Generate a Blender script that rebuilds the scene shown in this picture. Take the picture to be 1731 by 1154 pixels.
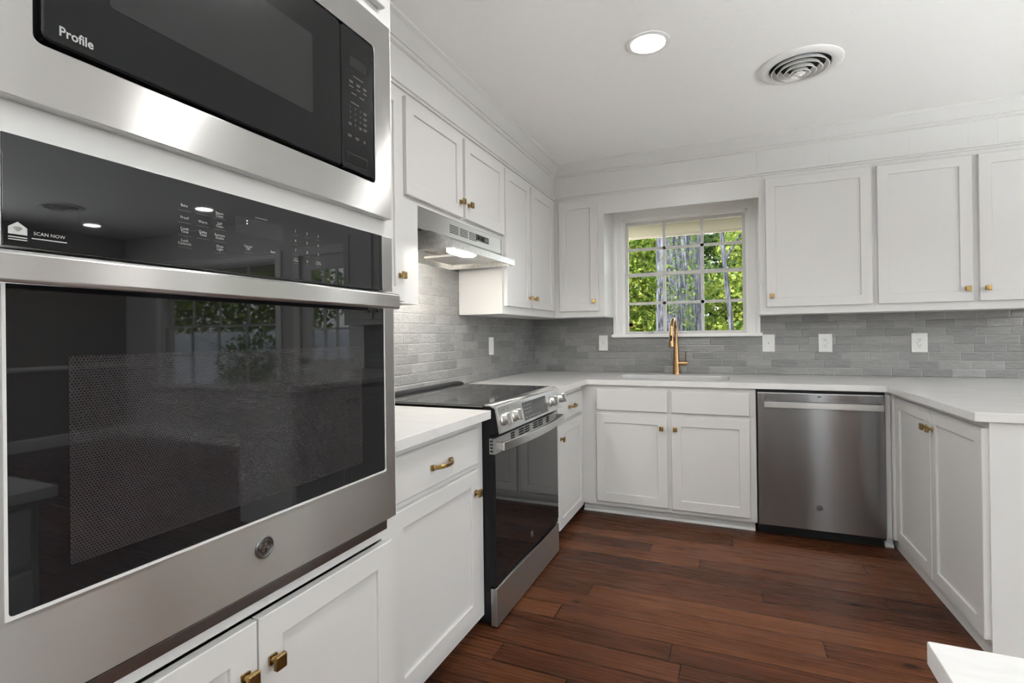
import bpy, bmesh, math, random
from mathutils import Vector, Matrix

# ------------------------------------------------------------------ clear
for o in list(bpy.data.objects):
    bpy.data.objects.remove(o, do_unlink=True)
SC = bpy.context.scene
COL = SC.collection
rnd = random.Random(7)
PI = math.pi

# ------------------------------------------------------------------ camera
def make_camera():
    yaw, pitch, roll = -0.40595, 0.00294, -0.01314
    cy, sy, cp, sp = math.cos(yaw), math.sin(yaw), math.cos(pitch), math.sin(pitch)
    f = Vector((sy*cp, cy*cp, sp)); r = Vector((cy, -sy, 0)); u = r.cross(f)
    c, s = math.cos(roll), math.sin(roll)
    r2 = c*r + s*u; u2 = -s*r + c*u
    cam = bpy.data.cameras.new('camera'); cam.sensor_width = 36; cam.sensor_fit = 'HORIZONTAL'
    cam.lens = 870.76/1731*36
    cam.shift_y = -(577-564.36)/1731
    cam.clip_start = 0.01; cam.clip_end = 200
    o = bpy.data.objects.new('camera', cam); COL.objects.link(o)
    m = Matrix((( r2.x, u2.x, -f.x, 0), (r2.y, u2.y, -f.y, 0), (r2.z, u2.z, -f.z, 1.18), (0, 0, 0, 1)))
    o.matrix_world = m
    SC.camera = o
make_camera()

# ------------------------------------------------------------------ world, sun, exposure
W = bpy.data.worlds.new('sky'); SC.world = W; W.use_nodes = True
bg = W.node_tree.nodes['Background']
bg.inputs['Strength'].default_value = 3.6
def sky_gradient():       # pale hazy sky above the horizon, added glow below to light the ceiling
    nt = W.node_tree; tc = nt.nodes.new('ShaderNodeTexCoord'); sp = nt.nodes.new('ShaderNodeSeparateXYZ'); r = nt.nodes.new('ShaderNodeValToRGB')
    mr = nt.nodes.new('ShaderNodeMapRange'); mr.inputs['From Min'].default_value = -1; mr.inputs['From Max'].default_value = 1
    nt.links.new(tc.outputs['Generated'], sp.inputs[0]); nt.links.new(sp.outputs['Z'], mr.inputs['Value']); nt.links.new(mr.outputs[0], r.inputs[0])
    e = r.color_ramp.elements; e[0].position = 0.0; e[0].color = (12.0, 12.2, 12.5, 1); e[1].position = 1.0; e[1].color = (0.50, 0.58, 0.70, 1)
    k = e.new(0.33); k.color = (12.0, 12.2, 12.5, 1); k = e.new(0.385); k.color = (0.60, 0.60, 0.60, 1); k = e.new(0.495); k.color = (0.60, 0.60, 0.60, 1); k = e.new(0.53); k.color = (0.85, 0.87, 0.90, 1)
    k = e.new(0.65); k.color = (0.80, 0.84, 0.90, 1)
    nt.links.new(r.outputs[0], bg.inputs['Color'])
sky_gradient()
sun = bpy.data.lights.new('sun', 'SUN'); sun.energy = 9.0; sun.angle = math.radians(1.5); sun.color = (1, .95, .86)
so = bpy.data.objects.new('sun', sun); COL.objects.link(so)
so.rotation_euler = Vector((0.45, 0.62, -0.85)).to_track_quat('-Z', 'Y').to_euler()
SC.view_settings.view_transform = 'Standard'; SC.view_settings.look = 'None'
SC.view_settings.exposure = 0.36; SC.view_settings.gamma = 1.0
SC.view_settings.use_curve_mapping = False
CEIL_EMIT = 135.0      # recessed lamps
HOOD_EMIT = 120.0
SC.cycles.max_bounces = 10; SC.cycles.diffuse_bounces = 6; SC.cycles.glossy_bounces = 5
SC.cycles.transparent_max_bounces = 12
SC.cycles.sample_clamp_indirect = 6.0

# ------------------------------------------------------------------ materials
def nodes_of(name):
    m = bpy.data.materials.new(name); m.use_nodes = True
    nt = m.node_tree; b = nt.nodes['Principled BSDF']
    return m, nt, b
def N(nt, t, **kw):
    n = nt.nodes.new(t)
    for k, v in kw.items(): setattr(n, k, v)
    return n
def L(nt, a, b): nt.links.new(a, b)
def math_node(nt, op, a, b=None, c=None):
    n = N(nt, 'ShaderNodeMath', operation=op)
    for i, v in enumerate((a, b, c)):
        if v is None: continue
        if isinstance(v, (int, float)): n.inputs[i].default_value = v
        else: L(nt, v, n.inputs[i])
    return n.outputs[0]
def ramp(nt, fac, stops):
    r = N(nt, 'ShaderNodeValToRGB'); e = r.color_ramp.elements
    while len(e) < len(stops): e.new(0.5)
    for k, (p, c) in enumerate(stops): e[k].position = p; e[k].color = (*c, 1)
    L(nt, fac, r.inputs['Fac']); return r.outputs['Color']
def bump(nt, b, h, strength, dist=0.01):
    n = N(nt, 'ShaderNodeBump'); n.inputs['Strength'].default_value = strength; n.inputs['Distance'].default_value = dist
    L(nt, h, n.inputs['Height']); L(nt, n.outputs['Normal'], b.inputs['Normal'])
def noise(nt, scale, detail=4, vec=None, rough=0.5):
    n = N(nt, 'ShaderNodeTexNoise'); n.inputs['Scale'].default_value = scale; n.inputs['Detail'].default_value = detail
    n.inputs['Roughness'].default_value = rough
    if vec is not None: L(nt, vec, n.inputs['Vector'])
    return n.outputs['Fac']
def position(nt, scale=(1, 1, 1)):
    g = N(nt, 'ShaderNodeNewGeometry'); v = N(nt, 'ShaderNodeVectorMath', operation='MULTIPLY')
    v.inputs[1].default_value = scale; L(nt, g.outputs['Position'], v.inputs[0]); return v.outputs[0]

def plain(name, col, rough=0.5, metal=0.0, var=0.03, scale=12, bmp=0.0, spec=0.5, **kw):
    m, nt, b = nodes_of(name)
    f = noise(nt, scale, 3, position(nt))
    lo = tuple(max(0, c*(1-var)) for c in col); hi = tuple(min(1, c*(1+var)) for c in col)
    L(nt, ramp(nt, f, [(0.3, lo), (0.7, hi)]), b.inputs['Base Color'])
    b.inputs['Roughness'].default_value = rough; b.inputs['Metallic'].default_value = metal
    b.inputs['Specular IOR Level'].default_value = spec
    for k, v in kw.items(): b.inputs[k].default_value = v
    if bmp: bump(nt, b, noise(nt, 140, 2, position(nt)), bmp, 0.002)
    return m
M = {}
M['cab'] = plain('white_cabinet_paint', (0.625, 0.622, 0.616), 0.32, var=0.012, scale=3, bmp=0.04)
M['wall'] = plain('white_wall_paint', (0.625, 0.622, 0.616), 0.5, var=0.012, scale=2, bmp=0.05)
M['casing'] = plain('white_casing_paint', (0.90, 0.90, 0.895), 0.3, var=0.01, scale=3)
M['sash'] = plain('grey_white_sash_paint', (0.62, 0.61, 0.60), 0.35, var=0.04, scale=30)
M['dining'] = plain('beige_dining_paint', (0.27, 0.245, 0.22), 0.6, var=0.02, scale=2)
M['plastic'] = plain('white_plastic', (0.78, 0.78, 0.77), 0.3, var=0.005)
M['black'] = plain('black_plastic', (0.008, 0.008, 0.009), 0.45, var=0.1, spec=0.2)
M['blackmetal'] = plain('black_enamel', (0.008, 0.008, 0.009), 0.35, var=0.1, spec=0.2)
M['glassblack'] = plain('black_oven_glass', (0.006, 0.006, 0.007), 0.02, var=0.0, IOR=1.41)
M['mwglass'] = plain('charcoal_microwave_front', (0.009, 0.009, 0.0094), 0.22, var=0.05, spec=0.10)
M['mwwin'] = plain('grey_microwave_window', (0.021, 0.0212, 0.0215), 0.18, var=0.03, spec=0.13)
M['disp'] = plain('dark_display', (0.003, 0.003, 0.004), 0.05, var=0.0)
M['rangedisp'] = plain('charcoal_range_display', (0.055, 0.056, 0.06), 0.2, var=0.02)
M['print'] = plain('grey_white_print', (0.36, 0.36, 0.35), 0.5, var=0.02)
M['printdim'] = plain('dim_grey_print', (0.10, 0.10, 0.10), 0.5, var=0.02)
M['printblk'] = plain('black_print', (0.02, 0.02, 0.02), 0.5, var=0.02)
M['badge'] = plain('pewter_badge', (0.15, 0.15, 0.15), 0.30, 1.0, var=0.1, scale=200)
M['chrome'] = plain('polished_steel', (0.62, 0.62, 0.62), 0.12, 1.0, var=0.03)
M['alum'] = plain('satin_aluminium_edge', (0.66, 0.66, 0.66), 0.4, 0.15, var=0.02)
M['void'] = plain('dark_cavity', (0.01, 0.01, 0.01), 0.9, var=0.1)
M['rubber'] = plain('dark_grey_rubber', (0.03, 0.03, 0.032), 0.5, var=0.1)
M['eave'] = plain('beige_eave_boards', (0.15, 0.129, 0.090), 0.7, var=0.06, scale=6)
M['fascia'] = plain('brown_grey_fascia', (0.30, 0.26, 0.20), 0.7, var=0.08)
M['fence'] = plain('weathered_fence_boards', (0.40, 0.43, 0.50), 0.8, var=0.2, scale=9)
M['ground'] = plain('leaf_litter_ground', (0.24, 0.22, 0.14), 0.95, var=0.5, scale=3)
M['gold'] = plain('gold_ring', (0.50, 0.30, 0.05), 0.5, 0.0, var=0.05)

def make_ceiling():
    m, nt, b = nodes_of('textured_ceiling_paint')
    b.inputs['Base Color'].default_value = (0.90, 0.90, 0.895, 1); b.inputs['Roughness'].default_value = 0.75
    f = noise(nt, 1.0, 3, position(nt, (30, 90, 30)), 0.6)
    h = ramp(nt, f, [(0.62, (0, 0, 0)), (0.72, (1, 1, 1))])
    bump(nt, b, h, 0.5, 0.005)
    return m
M['ceil'] = make_ceiling()

def make_steel(name, base, rough, streak_axis, aniso=1.0, rot=0.25, wave=0.02):
    m, nt, b = nodes_of(name)
    sc = {'z': (260, 260, 1.2), 'y': (300, 1.0, 300), 'h': (2.0, 2.0, 1500), 'x': (1.0, 300, 300)}[streak_axis]
    f = noise(nt, 1.0, 3, position(nt, sc), 0.6)
    lo = tuple(c*0.97 for c in base); hi = tuple(min(1, c*1.03) for c in base)
    L(nt, ramp(nt, f, [(0.25, lo), (0.75, hi)]), b.inputs['Base Color'])
    b.inputs['Metallic'].default_value = 1.0
    L(nt, math_node(nt, 'MULTIPLY_ADD', f, 0.06, rough-0.03), b.inputs['Roughness'])
    bump(nt, b, noise(nt, 1.0, 2, position(nt, (9, 9, 2))), wave, 0.02)
    b.inputs['Anisotropic'].default_value = aniso; b.inputs['Anisotropic Rotation'].default_value = rot
    t = N(nt, 'ShaderNodeTangent', direction_type='RADIAL', axis='Z'); L(nt, t.outputs[0], b.inputs['Tangent'])
    return m
M['steel'] = make_steel('brushed_stainless', (0.56, 0.557, 0.55), 0.31, 'h')
M['steeldark'] = make_steel('brushed_dark_stainless', (0.26, 0.26, 0.265), 0.18, 'h')
M['galv'] = plain('mill_finish_steel', (0.66, 0.655, 0.64), 0.34, 1.0, var=0.12, scale=60, bmp=0.08)

def make_brass(name, lo, hi, rough):
    m, nt, b = nodes_of(name)
    f = noise(nt, 160, 3, position(nt, (1, 1, .3)))
    L(nt, ramp(nt, f, [(0.3, lo), (0.7, hi)]), b.inputs['Base Color'])
    b.inputs['Metallic'].default_value = 1; b.inputs['Roughness'].default_value = rough
    return m
M['brass'] = make_brass('antique_brass', (0.20, 0.125, 0.045), (0.40, 0.27, 0.11), 0.30)
M['gilt'] = make_brass('brushed_gold_brass', (0.34, 0.20, 0.095), (0.50, 0.315, 0.16), 0.25)

def make_quartz():
    m, nt, b = nodes_of('white_quartz')
    f = noise(nt, 1.0, 6, position(nt, (1.6, 5, 5)), 0.6)
    v = N(nt, 'ShaderNodeMath', operation='ABSOLUTE'); s = math_node(nt, 'SUBTRACT', f, 0.5); L(nt, s, v.inputs[0])
    L(nt, ramp(nt, v.outputs[0], [(0.0, (0.67, 0.668, 0.665)), (0.03, (0.70, 0.698, 0.695)), (0.12, (0.71, 0.708, 0.705))]), b.inputs['Base Color'])
    b.inputs['Roughness'].default_value = 0.22
    return m
M['quartz'] = make_quartz()

def make_tile(name, axis):
    m, nt, b = nodes_of(name)
    g = N(nt, 'ShaderNodeNewGeometry'); sx = N(nt, 'ShaderNodeSeparateXYZ'); L(nt, g.outputs['Position'], sx.inputs[0])
    a = sx.outputs[axis]; z = sx.outputs['Z']
    zr = math_node(nt, 'DIVIDE', math_node(nt, 'SUBTRACT', z, 0.884), 0.052)
    row = math_node(nt, 'FLOOR', zr)
    wn = N(nt, 'ShaderNodeTexWhiteNoise', noise_dimensions='1D'); L(nt, math_node(nt, 'ADD', row, 3.3), wn.inputs['W'])
    par = math_node(nt, 'MULTIPLY', math_node(nt, 'MODULO', math_node(nt, 'ADD', row, 40), 2), 0.45)
    off = math_node(nt, 'ADD', par, math_node(nt, 'MULTIPLY', wn.outputs['Value'], 0.35))
    ar = math_node(nt, 'ADD', math_node(nt, 'DIVIDE', math_node(nt, 'ADD', a, 10.0), 0.157), off)
    colm = math_node(nt, 'FLOOR', ar)
    fa = math_node(nt, 'FRACT', ar); fz = math_node(nt, 'FRACT', zr)
    # distance (in metres) to the nearest joint
    da = math_node(nt, 'MULTIPLY', math_node(nt, 'MINIMUM', fa, math_node(nt, 'SUBTRACT', 1.0, fa)), 0.157)
    dz = math_node(nt, 'MULTIPLY', math_node(nt, 'MINIMUM', fz, math_node(nt, 'SUBTRACT', 1.0, fz)), 0.052)
    wob = math_node(nt, 'MULTIPLY', math_node(nt, 'SUBTRACT', noise(nt, 60, 2, g.outputs['Position']), 0.5), 0.0016)
    d = math_node(nt, 'ADD', math_node(nt, 'MINIMUM', da, dz), wob)
    grout = N(nt, 'ShaderNodeMapRange'); grout.inputs['From Min'].default_value = 0.0005; grout.inputs['From Max'].default_value = 0.0013
    L(nt, d, grout.inputs['Value'])
    cv = N(nt, 'ShaderNodeCombineXYZ'); L(nt, row, cv.inputs[0]); L(nt, colm, cv.inputs[1])
    wt = N(nt, 'ShaderNodeTexWhiteNoise', noise_dimensions='3D'); L(nt, cv.outputs[0], wt.inputs['Vector'])
    cloud = noise(nt, 1.0, 5, position(nt, (16, 16, 60)), 0.65)
    t = math_node(nt, 'ADD', math_node(nt, 'MULTIPLY', wt.outputs['Value'], 0.42), math_node(nt, 'MULTIPLY', cloud, 0.62))
    colr = ramp(nt, t, [(0.15, (0.148, 0.148, 0.149)), (0.55, (0.208, 0.207, 0.205)), (0.90, (0.28, 0.278, 0.274))])
    mx = N(nt, 'ShaderNodeMix', data_type='RGBA'); L(nt, grout.outputs[0], mx.inputs['Factor'])
    mx.inputs['A'].default_value = (0.30, 0.297, 0.29, 1); L(nt, colr, mx.inputs['B'])
    L(nt, mx.outputs['Result'], b.inputs['Base Color'])
    L(nt, math_node(nt, 'MULTIPLY_ADD', grout.outputs[0], -0.48, 0.60), b.inputs['Roughness'])
    edge = N(nt, 'ShaderNodeMapRange'); edge.inputs['From Min'].default_value = 0.0; edge.inputs['From Max'].default_value = 0.005
    L(nt, d, edge.inputs['Value'])
    tilt = math_node(nt, 'MULTIPLY', math_node(nt, 'SUBTRACT', wt.outputs['Color'], 0.5), fa)
    h = math_node(nt, 'ADD', edge.outputs[0], math_node(nt, 'ADD', math_node(nt, 'MULTIPLY', noise(nt, 1.0, 3, position(nt, (34, 34, 70))), 1.6), tilt))
    bump(nt, b, h, 0.75, 0.0024)
    return m
M['tile_back'] = make_tile('grey_zellige_tile_back', 'X')
M['tile_left'] = make_tile('grey_zellige_tile_left', 'Y')

def make_floor():
    m, nt, b = nodes_of('dark_heart_pine_floor')
    g = N(nt, 'ShaderNodeNewGeometry'); sx = N(nt, 'ShaderNodeSeparateXYZ'); L(nt, g.outputs['Position'], sx.inputs[0])
    yr = math_node(nt, 'DIVIDE', math_node(nt, 'ADD', sx.outputs['Y'], 20.0), 0.116)
    row = math_node(nt, 'FLOOR', yr); fy = math_node(nt, 'FRACT', yr)
    wn = N(nt, 'ShaderNodeTexWhiteNoise', noise_dimensions='1D'); L(nt, row, wn.inputs['W'])
    xr = math_node(nt, 'ADD', math_node(nt, 'DIVIDE', math_node(nt, 'ADD', sx.outputs['X'], 20.0), 1.9), math_node(nt, 'MULTIPLY', wn.outputs['Value'], 7.0))
    colm = math_node(nt, 'FLOOR', xr); fx = math_node(nt, 'FRACT', xr)
    cv = N(nt, 'ShaderNodeCombineXYZ'); L(nt, row, cv.inputs[0]); L(nt, colm, cv.inputs[1])
    wt = N(nt, 'ShaderNodeTexWhiteNoise', noise_dimensions='3D'); L(nt, cv.outputs[0], wt.inputs['Vector'])
    sh = N(nt, 'ShaderNodeVectorMath', operation='SCALE'); L(nt, wt.outputs['Color'], sh.inputs[0]); sh.inputs['Scale'].default_value = 9.0
    pv = N(nt, 'ShaderNodeVectorMath', operation='ADD'); L(nt, position(nt, (2.2, 26, 1)), pv.inputs[0]); L(nt, sh.outputs[0], pv.inputs[1])
    grain = noise(nt, 1.0, 7, pv.outputs[0], 0.62)
    pv2 = N(nt, 'ShaderNodeVectorMath', operation='ADD'); L(nt, position(nt, (5, 120, 1)), pv2.inputs[0]); L(nt, sh.outputs[0], pv2.inputs[1])
    fine = noise(nt, 1.0, 3, pv2.outputs[0], 0.6)
    # cathedral rings
    wv = N(nt, 'ShaderNodeTexWave', wave_type='BANDS', bands_direction='Y'); wv.inputs['Scale'].default_value = 1.3
    wv.inputs['Distortion'].default_value = 7.0; wv.inputs['Detail'].default_value = 3; wv.inputs['Detail Scale'].default_value = 1.2
    pv3 = N(nt, 'ShaderNodeVectorMath', operation='ADD'); L(nt, position(nt, (0.9, 14, 1)), pv3.inputs[0]); L(nt, sh.outputs[0], pv3.inputs[1])
    L(nt, pv3.outputs[0], wv.inputs['Vector'])
    t = math_node(nt, 'ADD', math_node(nt, 'MULTIPLY', grain, 0.46), math_node(nt, 'ADD', math_node(nt, 'MULTIPLY', fine, 0.16), math_node(nt, 'MULTIPLY', wv.outputs['Fac'], 0.10)))
    t = math_node(nt, 'ADD', t, math_node(nt, 'MULTIPLY', math_node(nt, 'SUBTRACT', wt.outputs['Value'], 0.5), 0.30))
    colr = ramp(nt, t, [(0.14, (0.016, 0.0066, 0.0038)), (0.30, (0.050, 0.0172, 0.0080)), (0.46, (0.090, 0.0325, 0.0145)), (0.66, (0.152, 0.060, 0.026))])
    # knots
    vo = N(nt, 'ShaderNodeTexVoronoi'); vo.inputs['Scale'].default_value = 1.0; L(nt, position(nt, (2.4, 4.2, 1)), vo.inputs['Vector'])
    kn = N(nt, 'ShaderNodeMapRange'); kn.inputs['From Min'].default_value = 0.05; kn.inputs['From Max'].default_value = 0.125
    L(nt, math_node(nt, 'ADD', vo.outputs['Distance'], math_node(nt, 'MULTIPLY', fine, 0.06)), kn.inputs['Value'])
    # joints
    jy = math_node(nt, 'MULTIPLY', math_node(nt, 'MINIMUM', fy, math_node(nt, 'SUBTRACT', 1.0, fy)), 0.116)
    jx = math_node(nt, 'MULTIPLY', math_node(nt, 'MINIMUM', fx, math_node(nt, 'SUBTRACT', 1.0, fx)), 1.9)
    j = math_node(nt, 'MINIMUM', jy, jx)
    jm = N(nt, 'ShaderNodeMapRange'); jm.inputs['From Min'].default_value = 0.0006; jm.inputs['From Max'].default_value = 0.0032; L(nt, j, jm.inputs['Value'])
    fac = math_node(nt, 'MULTIPLY', math_node(nt, 'MULTIPLY_ADD', jm.outputs[0], 0.85, 0.15), math_node(nt, 'MULTIPLY_ADD', kn.outputs[0], 0.72, 0.28))
    mul = N(nt, 'ShaderNodeVectorMath', operation='SCALE'); L(nt, colr, mul.inputs[0]); L(nt, fac, mul.inputs['Scale'])
    L(nt, mul.outputs[0], b.inputs['Base Color'])
    L(nt, math_node(nt, 'MULTIPLY_ADD', fine, 0.16, 0.20), b.inputs['Roughness']); b.inputs['Specular IOR Level'].default_value = 0.07
    h = math_node(nt, 'ADD', math_node(nt, 'MULTIPLY', jm.outputs[0], 1.0), math_node(nt, 'ADD', math_node(nt, 'MULTIPLY', grain, 0.35), math_node(nt, 'MULTIPLY', noise(nt, 5, 2, position(nt)), 0.6)))
    bump(nt, b, h, 0.22, 0.002)
    return m
M['floor'] = make_floor()

def make_panelling(name, axis, col):
    """painted boards with narrow vertical grooves"""
    m, nt, b = nodes_of(name)
    b.inputs['Base Color'].default_value = (*col, 1); b.inputs['Roughness'].default_value = 0.4
    g = N(nt, 'ShaderNodeNewGeometry'); sx = N(nt, 'ShaderNodeSeparateXYZ'); L(nt, g.outputs['Position'], sx.inputs[0])
    a = math_node(nt, 'ADD', sx.outputs[axis], 12.0)
    hs = []
    for p, o in ((0.405, 0.0), (0.405, 0.13)):
        f = math_node(nt, 'FRACT', math_node(nt, 'DIVIDE', math_node(nt, 'ADD', a, o), p))
        d = math_node(nt, 'MULTIPLY', math_node(nt, 'MINIMUM', f, math_node(nt, 'SUBTRACT', 1.0, f)), p)
        mr = N(nt, 'ShaderNodeMapRange'); mr.inputs['From Min'].default_value = 0.0; mr.inputs['From Max'].default_value = 0.003
        L(nt, d, mr.inputs['Value']); hs.append(mr.outputs[0])
    bump(nt, b, math_node(nt, 'MULTIPLY', hs[0], hs[1]), 0.35, 0.002)
    return m
M['panel_y'] = make_panelling('white_panelling_left', 'Y', (0.625, 0.622, 0.616))
M['panel_x'] = make_panelling('white_panelling_back', 'X', (0.625, 0.622, 0.616))

def make_emit(name, col, strength):
    m, nt, b = nodes_of(name)
    b.inputs['Base Color'].default_value = (0.9, 0.9, 0.88, 1)
    b.inputs['Emission Color'].default_value = (*col, 1); b.inputs['Emission Strength'].default_value = strength
    return m
M['lamp'] = make_emit('lit_lamp_lens', (1.0, 0.985, 0.955), CEIL_EMIT)
M['hoodlamp'] = make_emit('lit_hood_lens', (1.0, 0.94, 0.84), HOOD_EMIT)
M['led'] = make_emit('blue_white_led', (0.55, 0.65, 1.0), 1.2)

def make_pane():
    m = bpy.data.materials.new('window_glass'); m.use_nodes = True; nt = m.node_tree
    nt.nodes.remove(nt.nodes['Principled BSDF'])
    out = nt.nodes['Material Output']
    t = N(nt, 'ShaderNodeBsdfTransparent'); t.inputs[0].default_value = (0.95, 0.97, 0.96, 1)
    g = N(nt, 'ShaderNodeBsdfGlossy'); g.inputs['Roughness'].default_value = 0.02
    lw = N(nt, 'ShaderNodeLayerWeight')
    fr = math_node(nt, 'MULTIPLY_ADD', math_node(nt, 'POWER', lw.outputs['Facing'], 5.0), 0.8, 0.005)
    mx = N(nt, 'ShaderNodeMixShader'); L(nt, fr, mx.inputs[0]); L(nt, t.outputs[0], mx.inputs[1]); L(nt, g.outputs[0], mx.inputs[2])
    L(nt, mx.outputs[0], out.inputs['Surface']); return m
M['pane'] = make_pane()

def make_mesh_glass():
    """inner oven window: black glass with a fine pattern of grey dots"""
    m, nt, b = nodes_of('dotted_oven_window')
    g = N(nt, 'ShaderNodeNewGeometry'); sx = N(nt, 'ShaderNodeSeparateXYZ'); L(nt, g.outputs['Position'], sx.inputs[0])
    p = 0.0042
    zr = math_node(nt, 'DIVIDE', sx.outputs['Z'], p*0.866); row = math_node(nt, 'FLOOR', zr)
    sh = math_node(nt, 'MULTIPLY', math_node(nt, 'MODULO', row, 2), 0.5)
    fy = math_node(nt, 'SUBTRACT', math_node(nt, 'FRACT', math_node(nt, 'ADD', math_node(nt, 'DIVIDE', sx.outputs['Y'], p), sh)), 0.5)
    fz = math_node(nt, 'SUBTRACT', math_node(nt, 'FRACT', zr), 0.5)
    d = math_node(nt, 'SQRT', math_node(nt, 'ADD', math_node(nt, 'MULTIPLY', fy, fy), math_node(nt, 'MULTIPLY', fz, fz)))
    cl = noise(nt, 7, 2, position(nt))
    dmr = N(nt, 'ShaderNodeMapRange'); dmr.inputs['From Min'].default_value = 0.22; dmr.inputs['From Max'].default_value = 0.44; L(nt, d, dmr.inputs['Value']); dot = dmr.outputs[0]
    f = math_node(nt, 'MULTIPLY', dot, math_node(nt, 'MULTIPLY_ADD', cl, 0.9, 0.3))
    L(nt, ramp(nt, f, [(0.0, (0.008, 0.0076, 0.008)), (1.0, (0.026, 0.0235, 0.0245))]), b.inputs['Base Color'])
    b.inputs['Roughness'].default_value = 0.03; b.inputs['IOR'].default_value = 1.41
    return m
M['ovenwin'] = make_mesh_glass()

def make_cooktop():
    m, nt, b = nodes_of('black_ceramic_cooktop')
    f = noise(nt, 900, 1, position(nt))
    L(nt, ramp(nt, f, [(0.5, (0.010, 0.010, 0.011)), (0.75, (0.03, 0.03, 0.032))]), b.inputs['Base Color'])
    b.inputs['Roughness'].default_value = 0.05; b.inputs['IOR'].default_value = 2.1
    return m
M['cooktop'] = make_cooktop()

def make_leaf(name, a, bb, em=0.0):
    m, nt, b = nodes_of(name)
    oi = N(nt, 'ShaderNodeNewGeometry')
    f = oi.outputs['Random Per Island']
    c = ramp(nt, f, [(0.0, a), (1.0, bb)])
    L(nt, c, b.inputs['Base Color']); b.inputs['Roughness'].default_value = 0.5
    tr = N(nt, 'ShaderNodeBsdfTranslucent'); L(nt, c, tr.inputs[0])
    mx = N(nt, 'ShaderNodeMixShader'); mx.inputs[0].default_value = 0.45
    L(nt, b.outputs[0], mx.inputs[1]); L(nt, tr.outputs[0], mx.inputs[2]); L(nt, mx.outputs[0], nt.nodes['Material Output'].inputs['Surface'])
    return m
M['leaf'] = make_leaf('bright_spring_leaves', (0.05, 0.13, 0.010), (0.36, 0.40, 0.07))
M['leafdark'] = make_leaf('deep_green_leaves', (0.014, 0.05, 0.006), (0.13, 0.20, 0.035))
M['ivy'] = make_leaf('ivy_leaves', (0.03, 0.08, 0.01), (0.16, 0.21, 0.04))

def make_bark():
    m, nt, b = nodes_of('furrowed_grey_bark')
    f = noise(nt, 1.0, 6, position(nt, (34, 34, 3.4)), 0.7)
    L(nt, ramp(nt, f, [(0.40, (0.008, 0.008, 0.011)), (0.49, (0.075, 0.076, 0.098)), (0.62, (0.19, 0.193, 0.25))]), b.inputs['Base Color'])
    b.inputs['Roughness'].default_value = 0.9
    bump(nt, b, f, 1.0, 0.06)
    return m
M['bark'] = make_bark()

# ------------------------------------------------------------------ mesh builder
FL = lambda a, d, z: Vector((d, a, z))            # left wall: a = +Y, outwards = +X
FB = lambda a, d, z: Vector((a, -d, z))           # back wall: a = +X, outwards = -Y (d = -Y)
FP = lambda a, d, z: Vector((-d, -a, z))          # peninsula: a = -Y, outwards = -X
FW = lambda a, d, z: Vector((a, d, z))            # plain world axes

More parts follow.
